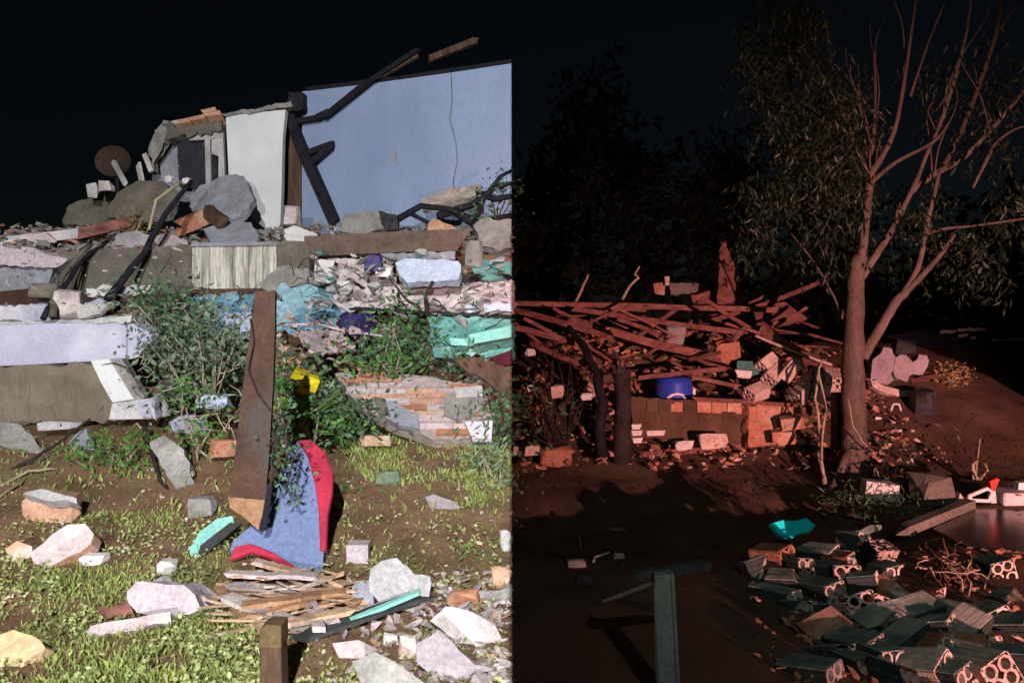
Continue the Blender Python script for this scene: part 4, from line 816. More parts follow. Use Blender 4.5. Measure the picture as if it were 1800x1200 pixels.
# ------------------------------------------------------------------ timber heap
beams = [((902, 533, 9.7), (1375, 545, 9.4), .09, .10, 'long level rafter along the top of the timber heap'), ((1010, 543, 9.3), (1305, 584, 9.0), .085, .10, 'rafter slanting gently down under the top rafter'), ((1075, 582, 9.0), (1262, 628, 8.7), .13, .14, 'thick pale red beam end in the middle of the heap'),
         ((902, 545, 9.3), (1080, 596, 8.9), .10, .12, 'dark beam running down from the middle line'), ((906, 575, 8.9), (1020, 606, 8.7), .10, .09, 'short dark beam under the middle line beam'), ((1120, 590, 9.2), (1190, 542, 9.6), .07, .08, 'short rafter crossing the slanting rafter'), ((1225, 570, 9.6), (1442, 496, 9.9), .08, .09, 'rafter pointing up towards the tree fork'), ((1300, 540, 9.9), (1345, 520, 10.0), .06, .06, 'short bright batten beside the triangular board'),
         ((1268, 628, 8.8), (1306, 578, 9.1), .10, .06, 'stubby brace at the right end of the slanting rafter'), ((1125, 664, 8.4), (1272, 648, 8.5), .07, .07, 'level rafter lying over the blue drum'), ((1212, 662, 8.5), (1372, 692, 8.4), .06, .07, 'pale edged batten sloping right of the blue drum'), ((1335, 572, 8.9), (1458, 650, 8.3), .17, .10, 'thick beam sloping down towards the tree trunk'),
         ((1085, 560, 9.4), (1160, 590, 9.2), .07, .07, 'small rafter behind the short crossing rafter'), ((1180, 610, 8.9), (1300, 655, 8.6), .06, .07, 'thin rafter passing over the dark hollow'), ((1310, 570, 9.3), (1345, 600, 9.1), .06, .06, 'short prop right of the stubby brace'), ((1290, 590, 9.0), (1380, 560, 9.3), .05, .06, 'thin lath crossing behind the thick sloping beam'), ((930, 600, 8.6), (1030, 640, 8.4), .08, .08, 'dark lath low on the left of the heap'), ((1220, 700, 8.3), (1400, 712, 8.2), .06, .08, 'lath lying behind the tumbled blocks'),
         ((1000, 560, 9.1), (1045, 575, 9.0), .09, .1, 'short plank end at the left of the heap'), ((1060, 545, 9.6), (1300, 538, 9.9), .06, .07, 'thin lath behind the top rafter'), ((1140, 620, 8.8), (1215, 565, 9.2), .05, .06, 'splintered lath standing in the middle of the heap'), ((1330, 590, 8.7), (1460, 640, 8.2), .035, .04, 'white edged strip on the thick sloping beam')]
for i, (a, b, wd, th, lab) in enumerate(beams):
    plank('rafter', lab, 'timber', P(*a), P(*b), wd*.72, th*.8, M_blockw if 'white' in lab else M_timber, bow=random.uniform(-.03, .03), group='timbers of the collapsed roof', jag=.006, seg=6)
random.seed(17)
where = ['near the middle line', 'over the black log', 'above the splintered stump', 'left of the pointed stone', 'right of the pointed stone', 'above the blue drum', 'below the slanting rafter', 'beside the brown panel', 'beneath the thick sloping beam', 'under the tapering board', 'behind the pale blocks', 'low in the hollow', 'by the green glass sheet', 'beyond the top rafter']
for i, wh in enumerate(where):
    x = 935+i*34; y = random.uniform(545, 650); L_ = random.uniform(50, 110); s_ = random.uniform(-.7, .7); D = random.uniform(8.6, 9.8)
    plank('lath', 'thin broken lath '+wh+' in the timber heap', 'lath', P(max(904, x-L_/2), y-s_*L_/2, D), P(x+L_/2, y+s_*L_/2, D+random.uniform(-.4, .4)), random.uniform(.025, .045), .03, M_timber, group='thin laths of the collapsed roof', jag=.008)
slab('triangular_board', 'tall tapering board standing up out of the heap', 'board', [(1266, 424), (1276, 424), (1292, 470), (1309, 520), (1298, 534), (1260, 534), (1264, 480)], 9.9, .06, M_timber, tilt=8)
slab('board', 'broad dark board behind the level rafters', 'board', [(1215, 518), (1262, 510), (1268, 536), (1215, 538)], 10.1, .05, M_timber, tilt=10)
slab('board', 'brown panel at the right end of the slanting rafter', 'board', [(1262, 606), (1300, 600), (1302, 628), (1280, 640), (1256, 628)], 8.75, .05, M_terra, tilt=10)
slab('board', 'broad red board lying under the rafters right of the heap', 'board', [(1320, 548), (1380, 530), (1420, 560), (1360, 575), (1330, 570)], 9.7, .05, M_timber, tilt=30)
chunk('stone', 'pale pointed stone in the dark hollow of the heap', 'stone', (1170, 570, 1206, 608), M_conc, D=9.0, depth=.5)
slab('tile_piece', 'dull tile piece standing under the small rafter', 'tile', [(1148, 498), (1170, 494), (1168, 518), (1152, 516)], 10.3, .05, M_terra)
slab('tile_piece', 'pale tile piece at the back of the heap', 'tile', [(1168, 486), (1177, 485), (1176, 502), (1170, 502)], 10.2, .05, M_blockw)
slab('tile_piece', 'dim flat plate behind the heap', 'tile', [(1178, 496), (1230, 498), (1228, 516), (1180, 516)], 10.4, .05, M_dconc, tilt=20)
rod('stick', 'bare stick sticking up left of the heap', 'stick', [P(1010, 536, 9.8), P(1022, 510, 9.8), P(1034, 482, 9.8)], (.022, .014), M_twig, wob=.01)
rod('stick', 'forked bare stick sticking up behind the heap', 'stick', [P(1094, 526, 9.9), P(1108, 502, 9.9), P(1122, 488, 9.9), P(1116, 482, 9.9), P(1124, 468, 9.9)], (.020, .012), M_twig, wob=.006)
slab('glass_sheet', 'green glass sheet lying right of the brown panel', 'glass', [(1296, 634), (1345, 638), (1348, 656), (1300, 660)], 8.5, .02, M_teal, tilt=45)
slab('glass_sheet', 'white strip below the green glass sheet', 'strip', [(1292, 650), (1322, 652), (1320, 662), (1296, 660)], 8.4, .03, M_wpaint, tilt=40)
# brick wall fragment
wf = thing('wall_fragment', 'long low fragment of rendered brick wall under the heap', 'wall', P(1250, 790, 8.3))
slab('render', None, None, [(1108, 698), (1200, 702), (1312, 708), (1316, 786), (1200, 778), (1106, 770)], 8.25, .14, M_render, tilt=6, parent=wf, jag=.015)
slab('end_wall', None, None, [(1312, 712), (1400, 700), (1410, 724), (1404, 778), (1318, 786)], 8.2, .2, M_terra, tilt=12, yaw=12, parent=wf, jag=.015)
O, n_ = frame(1210, 740, 8.25, 6)
x = 1136
while x < 1306:
    wd = random.uniform(20, 27); y0 = 702+(x-1136)*.035
    mb = MB(); mb.prism([onplane(a, b, O+n_*.007, n_) for a, b in ((x+1, y0+1), (x+wd-1, y0+1.5), (x+wd-1, y0+20), (x+1, y0+19.5))], -n_*.03); obj('brick', mb, M_render if random.random() < .5 else M_terra, wf); x += wd
for k in range(5):
    x0 = 1330+(k % 2)*10; mb = MB(); y0 = 716+k*12
    O2, n2 = frame(1360, 740, 8.2, 12, 12)
    for s_ in range(3):
        mb2 = MB(); xx = x0+s_*24
        if xx > 1378: continue
        mb2.prism([onplane(a, b, O2+n2*.014, n2) for a, b in ((xx, y0), (xx+22, y0-2), (xx+22, y0+8), (xx, y0+10))], -n2*.03); obj('brick', mb2, M_terra, wf)
# pale letters-like mortar smears on the fragment's foot
for x0, x1, y0 in ((1110, 1130, 757), (1136, 1170, 757), (1110, 1128, 746), (1112, 1130, 770)):
    mb = MB(); mb.prism([onplane(a, b, O+n_*.02, n_) for a, b in ((x0, y0), (x1, y0-1), (x1-3, y0+8), (x0+2, y0+9))], -n_*.03); obj('mortar_smear', mb, M_wpaint, wf)
dr = thing('blue_drum', 'blue plastic drum with a white arc behind the wall fragment', 'drum', P(1182, 712, 8.7))
c = P(1184, 682, 8.7); mb = MB(); mb.tube([c+V((0, 0, -.22)), c+V((0, 0, -.18)), c+V((0, 0, .06)), c+V((0, 0, .12)), c+V((0, 0, .14))], [.20, .215, .215, .20, .15], 20); obj('body', mb, M_drum, dr, smooth=True)
mb = MB(); q = []
for k in range(13):
    a = math.pi*k/12
    for r in (.075, .115): q.append(c+V((-math.cos(a)*r, 0, math.sin(a)*r*.55-.10)))
q = [V((p.x, c.y-math.sqrt(max(0, .219**2-(p.x-c.x)**2)), p.z)) for p in q]
mb.add(q+[p+V((0, .006, 0)) for p in q], [(2*k, 2*k+1, 2*k+3, 2*k+2) for k in range(12)]+[(26+2*k, 26+2*k+2, 26+2*k+3, 26+2*k+1) for k in range(12)]); obj('white_arc', mb, M_wpaint, dr)
mb = MB(); mb.tube([c+V((.235, -.02, -.1)), c+V((.235, -.02, 0))], .018, 6); obj('spout', mb, M_wpaint, dr)

# ------------------------------------------------------------------ hollow clay blocks
def block_mesh(L, W, Hh, ncol, nrow, seg=8, ragged=0.0):
    """a clay block with round holes running along its length, ribbed sides; slot 0 clay, slot 1 painted top"""
    mb = MB()
    cw, ch = W/ncol, Hh/nrow; r = min(cw, ch)*.40
    for i in range(ncol):
        for j in range(nrow):
            cy, cz = -W/2+cw*(i+.5), -Hh/2+ch*(j+.5); ends = []
            for sx in (-1, 1):
                ring = []; rect = []
                for k in range(seg):
                    a = 2*math.pi*(k+.5)/seg; ca, sa = math.cos(a), math.sin(a); m_ = max(abs(ca), abs(sa))
                    ring.append(V((sx*L/2, cy+ca*r, cz+sa*r))); rect.append(V((sx*L/2, cy+ca/m_*cw/2, cz+sa/m_*ch/2)))
                dx = random.uniform(-ragged, ragged)*(1 if sx > 0 else 0)
                for p in ring+rect: p.x += dx
                mb.add(ring+rect, [(k, (k+1) % seg, seg+(k+1) % seg, seg+k) for k in range(seg)])
                ends.append(ring)
            mb.add(ends[0]+ends[1], [(k, (k+1) % seg, seg+(k+1) % seg, seg+k) for k in range(seg)])
    e = .0005
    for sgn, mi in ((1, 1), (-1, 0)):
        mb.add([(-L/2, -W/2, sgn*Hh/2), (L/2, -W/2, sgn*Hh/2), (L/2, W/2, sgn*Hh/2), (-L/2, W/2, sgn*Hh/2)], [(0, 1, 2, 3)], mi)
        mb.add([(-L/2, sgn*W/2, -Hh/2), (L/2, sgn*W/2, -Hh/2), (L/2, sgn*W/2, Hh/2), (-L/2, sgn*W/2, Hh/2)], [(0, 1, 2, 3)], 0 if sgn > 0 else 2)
    for s_ in range(4):
        y = -W/2+W*(s_+.5)/4; z = -Hh/2+Hh*(s_+.5)/4
        mb.box((0, y, Hh/2+.002), (L*.998, W/4*.86, .006), mi=1); mb.box((0, y, -Hh/2-.002), (L*.998, W/4*.86, .006))
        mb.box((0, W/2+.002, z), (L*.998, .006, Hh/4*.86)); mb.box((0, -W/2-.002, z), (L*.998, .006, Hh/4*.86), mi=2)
    return mb
BM = {}
def block_data(kind):
    base = kind.split('_')[0]
    L, W, Hh, a, b, mats = {'full': (.25, .15, .125, 2, 2, (M_blockw, M_green, M_sideshade)), 'thin': (.25, .15, .08, 2, 1, (M_blockw, M_green, M_sideshade)), 'plain': (.24, .16, .13, 2, 2, (M_blockw, M_blockw, M_blockw)), 'terra': (.23, .15, .12, 2, 2, (M_terra, M_terra, M_terra)), 'half': (.15, .15, .125, 2, 2, (M_blockw, M_green, M_sideshade)), 'small': (.16, .12, .08, 2, 1, (M_blockw, M_terra, M_terra))}[base]
    if kind not in BM:
        me = mesh_from(block_mesh(L, W, Hh, a, b, 8, .012), 'hollow_block', mats, V((0, 0, 0)), False)
        if '_' in kind:                      # knock corners off
            rs = random.getstate(); random.seed(hash(len(kind))+ord(kind[-1])); bm = bmesh.new(); bm.from_mesh(me)
            for _ in range(2):
                n_ = V((random.choice((-1, 1))*random.uniform(.5, 1), random.uniform(-.8, .8), random.uniform(-.8, .8))).normalized()
                bmesh.ops.bisect_plane(bm, geom=bm.verts[:]+bm.edges[:]+bm.faces[:], plane_co=n_*L*random.uniform(.22, .34), plane_no=n_, clear_outer=True)
            for x in bm.verts: x.co += V((noise.noise(x.co*40), noise.noise(x.co*40+V((5, 0, 0))), noise.noise(x.co*40+V((0, 5, 0)))))*.004
            bm.to_mesh(me); bm.free(); random.setstate(rs)
        BM[kind] = me
    return BM[kind]
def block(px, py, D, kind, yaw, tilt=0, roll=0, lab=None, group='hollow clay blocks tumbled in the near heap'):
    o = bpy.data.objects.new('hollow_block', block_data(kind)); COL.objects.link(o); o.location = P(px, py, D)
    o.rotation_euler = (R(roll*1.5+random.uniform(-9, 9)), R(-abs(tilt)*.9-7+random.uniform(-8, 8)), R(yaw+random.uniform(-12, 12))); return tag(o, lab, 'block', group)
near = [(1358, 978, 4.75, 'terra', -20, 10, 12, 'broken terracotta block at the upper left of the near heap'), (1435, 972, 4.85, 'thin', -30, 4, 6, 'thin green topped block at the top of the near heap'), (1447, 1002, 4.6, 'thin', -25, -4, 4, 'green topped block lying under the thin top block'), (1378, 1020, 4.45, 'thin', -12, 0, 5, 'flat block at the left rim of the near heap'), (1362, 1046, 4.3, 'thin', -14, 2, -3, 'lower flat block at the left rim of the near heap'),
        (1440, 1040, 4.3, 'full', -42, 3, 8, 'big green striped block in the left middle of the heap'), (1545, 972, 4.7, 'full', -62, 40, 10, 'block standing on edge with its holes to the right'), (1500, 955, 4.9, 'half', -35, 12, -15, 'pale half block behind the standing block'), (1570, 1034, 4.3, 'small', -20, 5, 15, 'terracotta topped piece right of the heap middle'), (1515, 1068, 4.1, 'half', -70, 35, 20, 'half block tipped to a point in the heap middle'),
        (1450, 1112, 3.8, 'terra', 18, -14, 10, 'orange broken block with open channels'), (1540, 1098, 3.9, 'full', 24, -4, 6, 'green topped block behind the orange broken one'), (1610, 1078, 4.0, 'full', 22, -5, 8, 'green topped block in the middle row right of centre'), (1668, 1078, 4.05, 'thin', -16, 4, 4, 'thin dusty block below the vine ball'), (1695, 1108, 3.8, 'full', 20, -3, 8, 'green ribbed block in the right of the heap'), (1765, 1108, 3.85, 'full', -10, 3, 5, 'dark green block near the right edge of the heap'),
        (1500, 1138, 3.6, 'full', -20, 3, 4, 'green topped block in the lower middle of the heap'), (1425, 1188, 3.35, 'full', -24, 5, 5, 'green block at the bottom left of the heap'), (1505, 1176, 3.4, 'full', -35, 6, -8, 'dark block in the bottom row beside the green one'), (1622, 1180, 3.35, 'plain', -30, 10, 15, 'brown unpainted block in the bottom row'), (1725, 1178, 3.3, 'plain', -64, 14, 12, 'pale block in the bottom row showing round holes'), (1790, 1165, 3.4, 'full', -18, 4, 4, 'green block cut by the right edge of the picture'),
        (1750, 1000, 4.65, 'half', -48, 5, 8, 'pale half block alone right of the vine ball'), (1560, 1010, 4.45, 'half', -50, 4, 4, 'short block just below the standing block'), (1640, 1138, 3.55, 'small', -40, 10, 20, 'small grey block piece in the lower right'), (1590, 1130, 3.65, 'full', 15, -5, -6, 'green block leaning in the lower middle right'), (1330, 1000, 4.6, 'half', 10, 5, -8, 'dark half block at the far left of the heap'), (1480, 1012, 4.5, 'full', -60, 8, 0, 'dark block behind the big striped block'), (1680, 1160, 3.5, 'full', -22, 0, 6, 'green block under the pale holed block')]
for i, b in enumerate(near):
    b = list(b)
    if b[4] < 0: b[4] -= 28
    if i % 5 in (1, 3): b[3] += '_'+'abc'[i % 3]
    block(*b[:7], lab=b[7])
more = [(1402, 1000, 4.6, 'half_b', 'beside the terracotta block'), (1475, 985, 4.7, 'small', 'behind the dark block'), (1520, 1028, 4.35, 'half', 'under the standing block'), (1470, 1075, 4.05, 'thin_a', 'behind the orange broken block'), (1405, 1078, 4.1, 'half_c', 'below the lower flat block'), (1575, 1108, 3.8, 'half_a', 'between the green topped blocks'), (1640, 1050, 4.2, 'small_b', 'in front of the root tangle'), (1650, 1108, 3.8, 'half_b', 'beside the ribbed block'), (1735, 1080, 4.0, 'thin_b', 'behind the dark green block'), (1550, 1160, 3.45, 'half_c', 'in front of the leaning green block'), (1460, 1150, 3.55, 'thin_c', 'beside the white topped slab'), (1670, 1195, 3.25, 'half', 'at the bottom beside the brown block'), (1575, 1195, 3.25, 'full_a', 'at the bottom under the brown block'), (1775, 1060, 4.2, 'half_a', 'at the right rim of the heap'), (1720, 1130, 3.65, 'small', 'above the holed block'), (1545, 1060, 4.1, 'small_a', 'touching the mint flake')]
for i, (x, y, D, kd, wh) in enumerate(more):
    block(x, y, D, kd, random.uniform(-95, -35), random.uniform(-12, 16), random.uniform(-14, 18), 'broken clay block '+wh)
slab('broken_slab', 'white topped slab lying flat at the bottom left of the heap', 'slab', [(1350, 1162), (1430, 1154), (1442, 1164), (1436, 1178), (1350, 1186)], 3.5, .12, M_blockw, tilt=20, jag=.006)
slab('paint_flake', 'pale mint flake lying in the middle of the heap', 'flake', [(1552, 1058), (1574, 1052), (1598, 1054), (1590, 1064), (1560, 1066)], 4.0, .03, M_turq, tilt=50)
slab('paint_flake', 'pale mint flake along the top of the heap', 'flake', [(1510, 934), (1550, 922), (1552, 928), (1524, 938)], 4.9, .03, M_green, tilt=40)
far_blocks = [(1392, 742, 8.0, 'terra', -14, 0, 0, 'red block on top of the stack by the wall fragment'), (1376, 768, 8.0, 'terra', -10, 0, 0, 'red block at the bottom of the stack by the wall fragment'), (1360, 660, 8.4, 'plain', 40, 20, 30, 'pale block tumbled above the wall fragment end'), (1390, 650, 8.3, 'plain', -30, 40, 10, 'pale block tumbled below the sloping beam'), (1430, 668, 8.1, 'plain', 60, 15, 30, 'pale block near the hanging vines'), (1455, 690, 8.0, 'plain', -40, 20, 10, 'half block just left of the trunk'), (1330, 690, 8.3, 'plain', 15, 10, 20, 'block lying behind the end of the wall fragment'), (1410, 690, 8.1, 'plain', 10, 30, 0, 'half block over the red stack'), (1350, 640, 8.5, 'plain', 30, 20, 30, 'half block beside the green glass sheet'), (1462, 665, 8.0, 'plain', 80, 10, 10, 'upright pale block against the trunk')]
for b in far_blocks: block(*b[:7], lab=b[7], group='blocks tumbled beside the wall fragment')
chunk('stone', 'pink triangular stone leaning on the wall fragment', 'stone', (1226, 760, 1282, 790), M_blockw, D=7.95, depth=.4, sharp=.4)
plank('timber', 'dark timber lying along the foot of the wall fragment', 'timber', G(1120, 800), G(1440, 782)+V((0, 0, .05)), .08, .10, M_timber)
plank('timber', 'broken plank on the ground right of the red stack', 'timber', G(1330, 778)+V((0, 0, .1)), G(1450, 790)+V((0, 0, .06)), .05, .12, M_terra)
chunk('white_scrap', 'white crumpled scrap on the ground before the wall fragment', 'scrap', (1186, 774, 1220, 792), M_wpaint, D=8.0, depth=.5)
# splintered stump and dark posts left
sp = thing('splintered_stump', 'dark broken tree stump with a splintered top', 'stump', G(1092, 806))
mb = MB(); mb.tube([P(1094, 812, 7.8), P(1093, 760, 7.8), P(1096, 700, 7.8), P(1092, 655, 7.8)], [.11, .09, .085, .10], 9); obj('trunk', mb, M_dwood, sp, smooth=True)
for k, (x, y, x2) in enumerate(((1078, 640, 1084), (1088, 628, 1090), (1097, 636, 1096), (1106, 646, 1102))):
    mb = MB(); mb.hull([P(x2-7, 672, 7.75), P(x2+7, 672, 7.75), P(x2, 668, 7.9), P(x2-4, 655, 7.8), P(x2+5, 652, 7.8), P(x, y, 7.8), P(x+3, y+5, 7.82)]); obj('splinter', mb, M_dwood, sp)
rod('fallen_log', 'black fallen trunk leaning left of the splintered stump', 'trunk', [P(1000, 575, 8.6), P(1030, 610, 8.3), P(1055, 670, 8.0), P(1060, 805, 7.8)], (.035, .065), M_char, wob=.04)
bush('dead_bush', 'dark leafless bush at the left foot of the heap', [(960, 640, 50, 50), (1010, 700, 50, 40), (940, 740, 30, 40)], 7.9, 200, .08, .02, M_dwood, M_dwood, (990, 800), 12)
random.seed(91)
lab0 = ['white paper scrap by the dark bush', 'pale pink brick end at the middle line', 'pale block end at the left foot of the heap', 'pink broken brick lump at the left foot of the heap', 'tiny white scrap in the dark bush', 'curved pale scrap beside the black trunk', 'orange lit scrap in the dark bush']
for b, m, lab in zip([(922, 612, 942, 626), (902, 784, 912, 800), (922, 782, 950, 802), (950, 784, 1008, 820), (926, 676, 940, 688), (1020, 690, 1042, 704), (968, 676, 992, 700)], [M_wpaint, M_blockw, M_blockw, M_terra, M_wpaint, M_wpaint, M_blockw], lab0):
    chunk('scrap', lab, 'scrap', b, m, D=7.7, depth=.5)

# ------------------------------------------------------------------ mound: sacks, litter, tin
for pl, lab, yw_ in (([(1530, 668), (1534, 632), (1552, 610), (1568, 612), (1574, 626), (1572, 668), (1556, 676)], 'large pale rubble block leaning at the right of the trunk', -10), ([(1573, 628), (1590, 618), (1602, 630), (1606, 652), (1596, 672), (1576, 668)], 'pale rubble block in the middle of the row on the mound', 8), ([(1604, 640), (1614, 622), (1626, 624), (1630, 644), (1622, 660), (1608, 656)], 'pale rubble block at the right end of the row', -15)):
    slab('pale_block', lab, 'rubble block', pl, None, .22, M_foam, tilt=14, yaw=yw_, jag=.015, group='pale rubble blocks on the earth mound')
chunk('black_bundle', 'black bundle lying on top of the pale sacks', 'bundle', (1572, 598, 1612, 626), M_blackp, D=G(1580, 668).y, depth=.6)
slab('long_board', 'pale curved board lying under the sacks', 'board', [(1530, 668), (1560, 680), (1618, 690), (1616, 698), (1560, 694), (1534, 680)], None, .08, M_blockw, tilt=20)
slab('long_board', 'thin red board right of the pale sacks', 'board', [(1600, 664), (1650, 658), (1650, 664), (1606, 672)], None, .05, M_timber, tilt=20)
def lit():
    a = random.uniform(0, 6.3); r = random.random()**.7; p = G(1678+math.cos(a)*r*40, 665+math.sin(a)*r*24); return p.x, p.y, random.random()*.06
scatter('litter', 'heap of pale straw litter on the earth mound', 'litter', 220, lit, .075, M_litter, 51, .5)
chunk('black_bag', 'black bag lying in the shade of the mound', 'bag', (1604, 684, 1650, 732), M_blackp, depth=.7, sharp=.55)
chunk('stone', 'small white stone on the ground right of the trunk', 'stone', (1538, 732, 1550, 740), M_wpaint, depth=.7)
chunk('stone', 'flat white stone lower down right of the trunk', 'stone', (1566, 754, 1586, 762), M_wpaint, depth=.7)
rod('wire_loop', 'pale wire loop on the ground right of the trunk', 'wire', [P(1566, 722, 8.3), P(1570, 710, 8.3), P(1580, 710, 8.3), P(1584, 722, 8.3)], .012, M_wpaint)
for i, (x0, x1, y, lab) in enumerate(((1652, 1680, 582, 'left white strip painted as a glint far beyond the mound'), (1682, 1732, 578, 'upper long white strip painted as a glint far beyond the mound'), (1684, 1702, 588, 'small white piece painted as a glint far beyond the mound'), (1744, 1800, 596, 'right long white strip painted as a glint far beyond the mound'), (1706, 1716, 592, 'tiny white piece painted as a glint far beyond the mound'))):
    slab('glint_strip', lab, 'tin sheet', [(x0, y), (x1, y-2), (x1, y+2), (x0+2, y+4)], 17.2, .02, M_wpaint, tilt=30, group='white strips painted as glints beyond the mound')  # white strips standing in for far glints, the shine put into their colour
slab('tin_sheet', 'dark blue tin sheet lying far beyond the mound', 'tin sheet', [(1560, 590), (1640, 576), (1800, 584), (1800, 612), (1640, 610)], 17.6, .03, M_tin, tilt=60)

# ------------------------------------------------------------------ ground around the tree
rod('vine', 'pale vine stem hanging just left of the trunk', 'vine', [P(1440, 640, 7.7), P(1432, 700, 7.6), P(1444, 770, 7.4), P(1440, 800, 7.3), P(1452, 850, 7.1)], (.012, .016), M_twig, wob=.012)
rod('vine', 'second pale vine stem twisted beside the first', 'vine', [P(1450, 620, 7.7), P(1438, 660, 7.6), P(1452, 720, 7.5), P(1446, 790, 7.3), P(1448, 850, 7.1)], (.010, .014), M_twig, wob=.015)
rod('vine', 'thin vine curling across the foot of the trunk', 'vine', [P(1490, 700, 7.1), P(1500, 750, 7.05), P(1530, 790, 7.05), P(1560, 800, 7.1)], (.007, .005), M_twig, wob=.01)
gpost = MB(); gpost.tube([P(1472, 790, 7.6), P(1472, 720, 7.6), P(1472, 690, 7.6)], .07, 8); tag(obj('stump_post', gpost, M_bark, smooth=True), 'short pale post hidden behind the hanging vines', 'post')
chunk('white_block', 'pinkish white block lying at the foot of the tree', 'block', (1524, 848, 1582, 882), M_wpaint, depth=.7, sharp=.85, rot=(0, 6, -10))
chunk('dark_boulder', 'dark round boulder between the white block and the slab', 'boulder', (1612, 836, 1684, 892), M_dconc, depth=.8, sharp=.5)
bush('grass_tuft', 'ragged dark grass tuft at the foot of the tree', [(1540, 900, 60, 18), (1590, 890, 30, 16), (1480, 880, 30, 20)], 6.2, 420, .075, .009, L_bush, M_dwood, (1540, 920), 3, cat='grass tuft')
bush('grass_tuft', 'dry weeds right of the trunk foot', [(1560, 830, 36, 22), (1590, 860, 16, 22)], 6.9, 160, .10, .010, L_tree, M_twig, (1560, 850), 4, cat='weeds')
bush('grass_tuft', 'dry weeds on the bare slope at the right', [(1720, 800, 20, 40)], 7.2, 60, .10, .010, L_tree, M_twig, (1716, 850), 6, cat='weeds')
# wet slab with kerb
def gpoly(pts, z): return [V(((x-900)/FPX*((EYE-z)*FPX/(y-HY)), (EYE-z)*FPX/(y-HY), z)) for x, y in pts]
mb = MB(); mb.prism(gpoly([(1640, 928), (1702, 888), (1900, 884), (1990, 960), (1990, 1010), (1790, 968), (1700, 960)], .02), V((0, 0, -.12))); tag(obj('wet_floor', mb, M_wet), kind='structure')
plank('kerb', 'pale kerb stone along the edge of the wet floor', 'kerb', gpoly([(1588, 932)], .06)[0], gpoly([(1702, 886)], .06)[0], .07, .08, M_dconc, up=(0, 0, 1))
slab('kerb_stone', 'pale upright kerb end at the corner of the wet floor', 'kerb', [(1686, 888), (1690, 866), (1702, 884), (1698, 896)], 6.2, .08, M_blockw)
tf = thing('plastic_float', 'white plastic body with a triangular loop on the wet floor', 'float', G(1750, 886))
q = [P(x, y, 6.25) for x, y in ((1702, 872), (1735, 858), (1744, 864), (1738, 880), (1708, 879), (1702, 872))]; mb = MB(); mb.tube(q, .017, 7); obj('loop', mb, M_wpaint, tf, smooth=True)
mb = MB(); mb.hull(rnd_hull(P(1775, 872, 6.3), (.27, .25, .115), Matrix.Identity(3), 10, .85)); obj('body', mb, M_wpaint, tf, bevel=.01)
mb = MB(); mb.prism([P(x, y, 6.22) for x, y in ((1740, 846), (1752, 840), (1758, 842), (1752, 856), (1748, 864), (1743, 860))], V((0, .06, 0))); obj('red_fin', mb, M_redp, tf, bevel=.004)
mb = MB(); mb.prism([P(x, y, 6.24) for x, y in ((1744, 862), (1750, 862), (1752, 884), (1742, 884))], V((0, .06, 0))); obj('strut', mb, M_wpaint, tf)
mb = MB(); mb.hull(rnd_hull(P(1793, 852, 6.35), (.09, .09, .07), Matrix.Identity(3), 8, .6)); obj('knob', mb, M_wpaint, tf)
mb = MB(); mb.box(P(1792, 870, 6.16), (.035, .004, .012)); obj('red_mark', mb, M_redp, tf)
# cyan bag and the vine ball
slab('cyan_bag', 'bright cyan plastic bag lying on the dark ground', 'bag', [(1352, 920), (1376, 914), (1416, 910), (1432, 922), (1424, 933), (1392, 944), (1370, 938)], 5.45, .035, M_cyan, tilt=42, jag=.02)
vb = thing('vine_ball', 'dim tangled clump of dry roots beside the block heap', 'roots', P(1668, 1050, 4.35))
c = P(1668, 1010, 4.4)
for k in range(34):
    p = c+V((random.uniform(-.1, .1), random.uniform(-.08, .08), random.uniform(-.13, .12))); d = V((random.uniform(-1, 1), random.uniform(-1, 1), random.uniform(-1, 1))).normalized(); q = [p]
    for j in range(7):
        d = (d+V((random.uniform(-1, 1), random.uniform(-1, 1), random.uniform(-1, 1)))*.55+(c-p)*2.2).normalized(); p = p+d*.045; q.append(p)
    mb = MB(); mb.tube(q, [.006-.0005*j for j in range(8)], 5); obj('root', mb, M_wood if k % 4 else M_twig, vb, smooth=True)
# dark scraps on the shadowed ground
for b, lab, m in (((996, 984, 1032, 1000), 'pink scrap at the left of the shadowed ground', M_blockw), ((1078, 972, 1098, 984), 'pink scrap at the right of the shadowed ground', M_blockw), ((1070, 928, 1102, 936), 'grey strip on the shadowed ground', M_steel), ((1046, 938, 1080, 952), 'dark bent piece on the shadowed ground', M_dark), ((1012, 1008, 1046, 1032), 'dark lump on the shadowed ground', M_dark)):
    chunk('scrap', lab, 'scrap', b, m, depth=.5)
rod('wire', 'thin wire standing on the shadowed ground', 'wire', [G(1022, 968), G(1022, 968)+V((-.02, 0, .12))], .006, M_steel)
rod('wire', 'zigzag pale wire between the pink scraps', 'wire', [G(1043, 992)+V((0, 0, .02)), G(1046, 986)+V((0, 0, .03)), G(1060, 984)+V((0, 0, .04)), G(1072, 980)+V((0, 0, .04))], .007, M_wpaint)

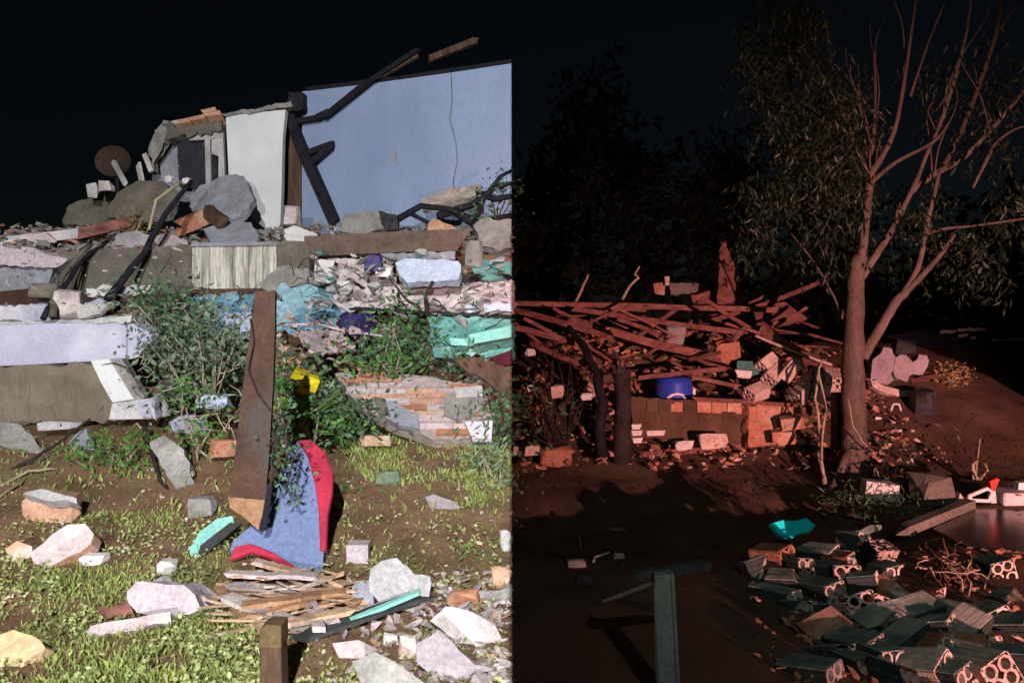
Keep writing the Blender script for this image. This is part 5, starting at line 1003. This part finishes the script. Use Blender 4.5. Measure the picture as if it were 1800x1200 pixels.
# ------------------------------------------------------------------ painted floor and steel post in front
mb = MB(); mb.prism(gpoly([(900.5, 1106), (1000, 1072), (1075, 1060), (1195, 1086), (1310, 1150), (1420, 1215), (1500, 1500), (900.5, 1500)], .05), V((0, 0, -.10))); tag(obj('painted_floor', mb, M_floor), kind='structure')
tp = thing('steel_post', 'grey steel post with a crossbar rising from the painted floor', 'post', P(1176, 1265, 2.95))
mb = MB(); mb.prism([P(x, y, 2.95) for x, y in ((1153, 1012), (1182, 1008), (1197, 1265), (1158, 1265))], V((0, .05, 0))); obj('shaft', mb, M_steel, tp, bevel=.003)
mb = MB(); mb.prism([P(x, y, 2.94) for x, y in ((1179, 1008), (1185, 1008), (1199, 1265), (1194, 1265))], V((0, .055, 0))); obj('flange', mb, M_steel, tp)
mb = MB(); mb.prism([P(x, y, 3.02) for x, y in ((1118, 1008), (1136, 1003), (1225, 990), (1252, 991), (1250, 1004), (1140, 1022), (1116, 1024))], V((0, .04, 0))); obj('crossbar', mb, M_dark, tp, bevel=.003)
rod('thin_rail', 'thin dark rail running from the steel post to the floor', 'rail', [P(1062, 1058, 3.6), P(1110, 1040, 3.3), P(1152, 1024, 3.02)], .012, M_steel)
# litter of small bits over the right side
def heapbits():
    x = random.uniform(.05, 4.6); y = random.uniform(7.6, 10.2); return x, y, random.random()*.1
def hump():
    return random.uniform(.1, 4.2), random.uniform(8.7, 10.6), random.random()*.16
scatter('rubble_bits', 'broken tile and brick filling the timber heap', 'rubble', 520, hump, .22, M_terra, 66, .6)
scatter('rubble_bits', 'dark soil clods filling the timber heap', 'rubble', 420, hump, .26, M_render, 67, .8)
random.seed(68); mb = MB()
for _ in range(80):
    x, y, l = hump(); a = V((x, y, g(x, y)+random.uniform(.05, .5))); a_ = random.uniform(0, 6.3); L_ = random.uniform(.2, .7)
    mb.box(a, (L_, random.uniform(.015, .04), random.uniform(.015, .03)), Euler((0, random.uniform(-.4, .4), a_)).to_matrix(), jit=.2)
tag(obj('wood_splinters', mb, M_timber), 'small broken sticks filling the timber heap', 'splinters', kind='stuff')
scatter('rubble_bits', 'small dark rubble strewn under the timber heap', 'rubble', 700, heapbits, .13, M_terra, 61)
scatter('rubble_bits', 'pale rubble bits strewn under the timber heap', 'rubble', 220, heapbits, .09, M_blockw, 62)
def slope():
    x = random.uniform(.1, 6.5); y = random.uniform(6.9, 9.5); return x, y, 0
scatter('leaf_litter', 'dead leaves and chips strewn around the tree', 'litter', 900, slope, .045, M_red, 63, .3)
def nearbits():
    px = random.uniform(1320, 1800); py = random.uniform(960, 1230); D = EYE*FPX/(py-HY); p = P(px, py, D); return p.x, p.y, 0
scatter('rubble_bits', 'clay shards lying under the near block heap', 'rubble', 240, nearbits, .08, M_terra, 64)
def path():
    px = random.uniform(905, 1330); py = random.uniform(830, 1000); p = G(px, py); return p.x, p.y, 0
scatter('rubble_bits', 'dark shards lying in the shaded hollow', 'rubble', 120, path, .06, M_dark, 65)
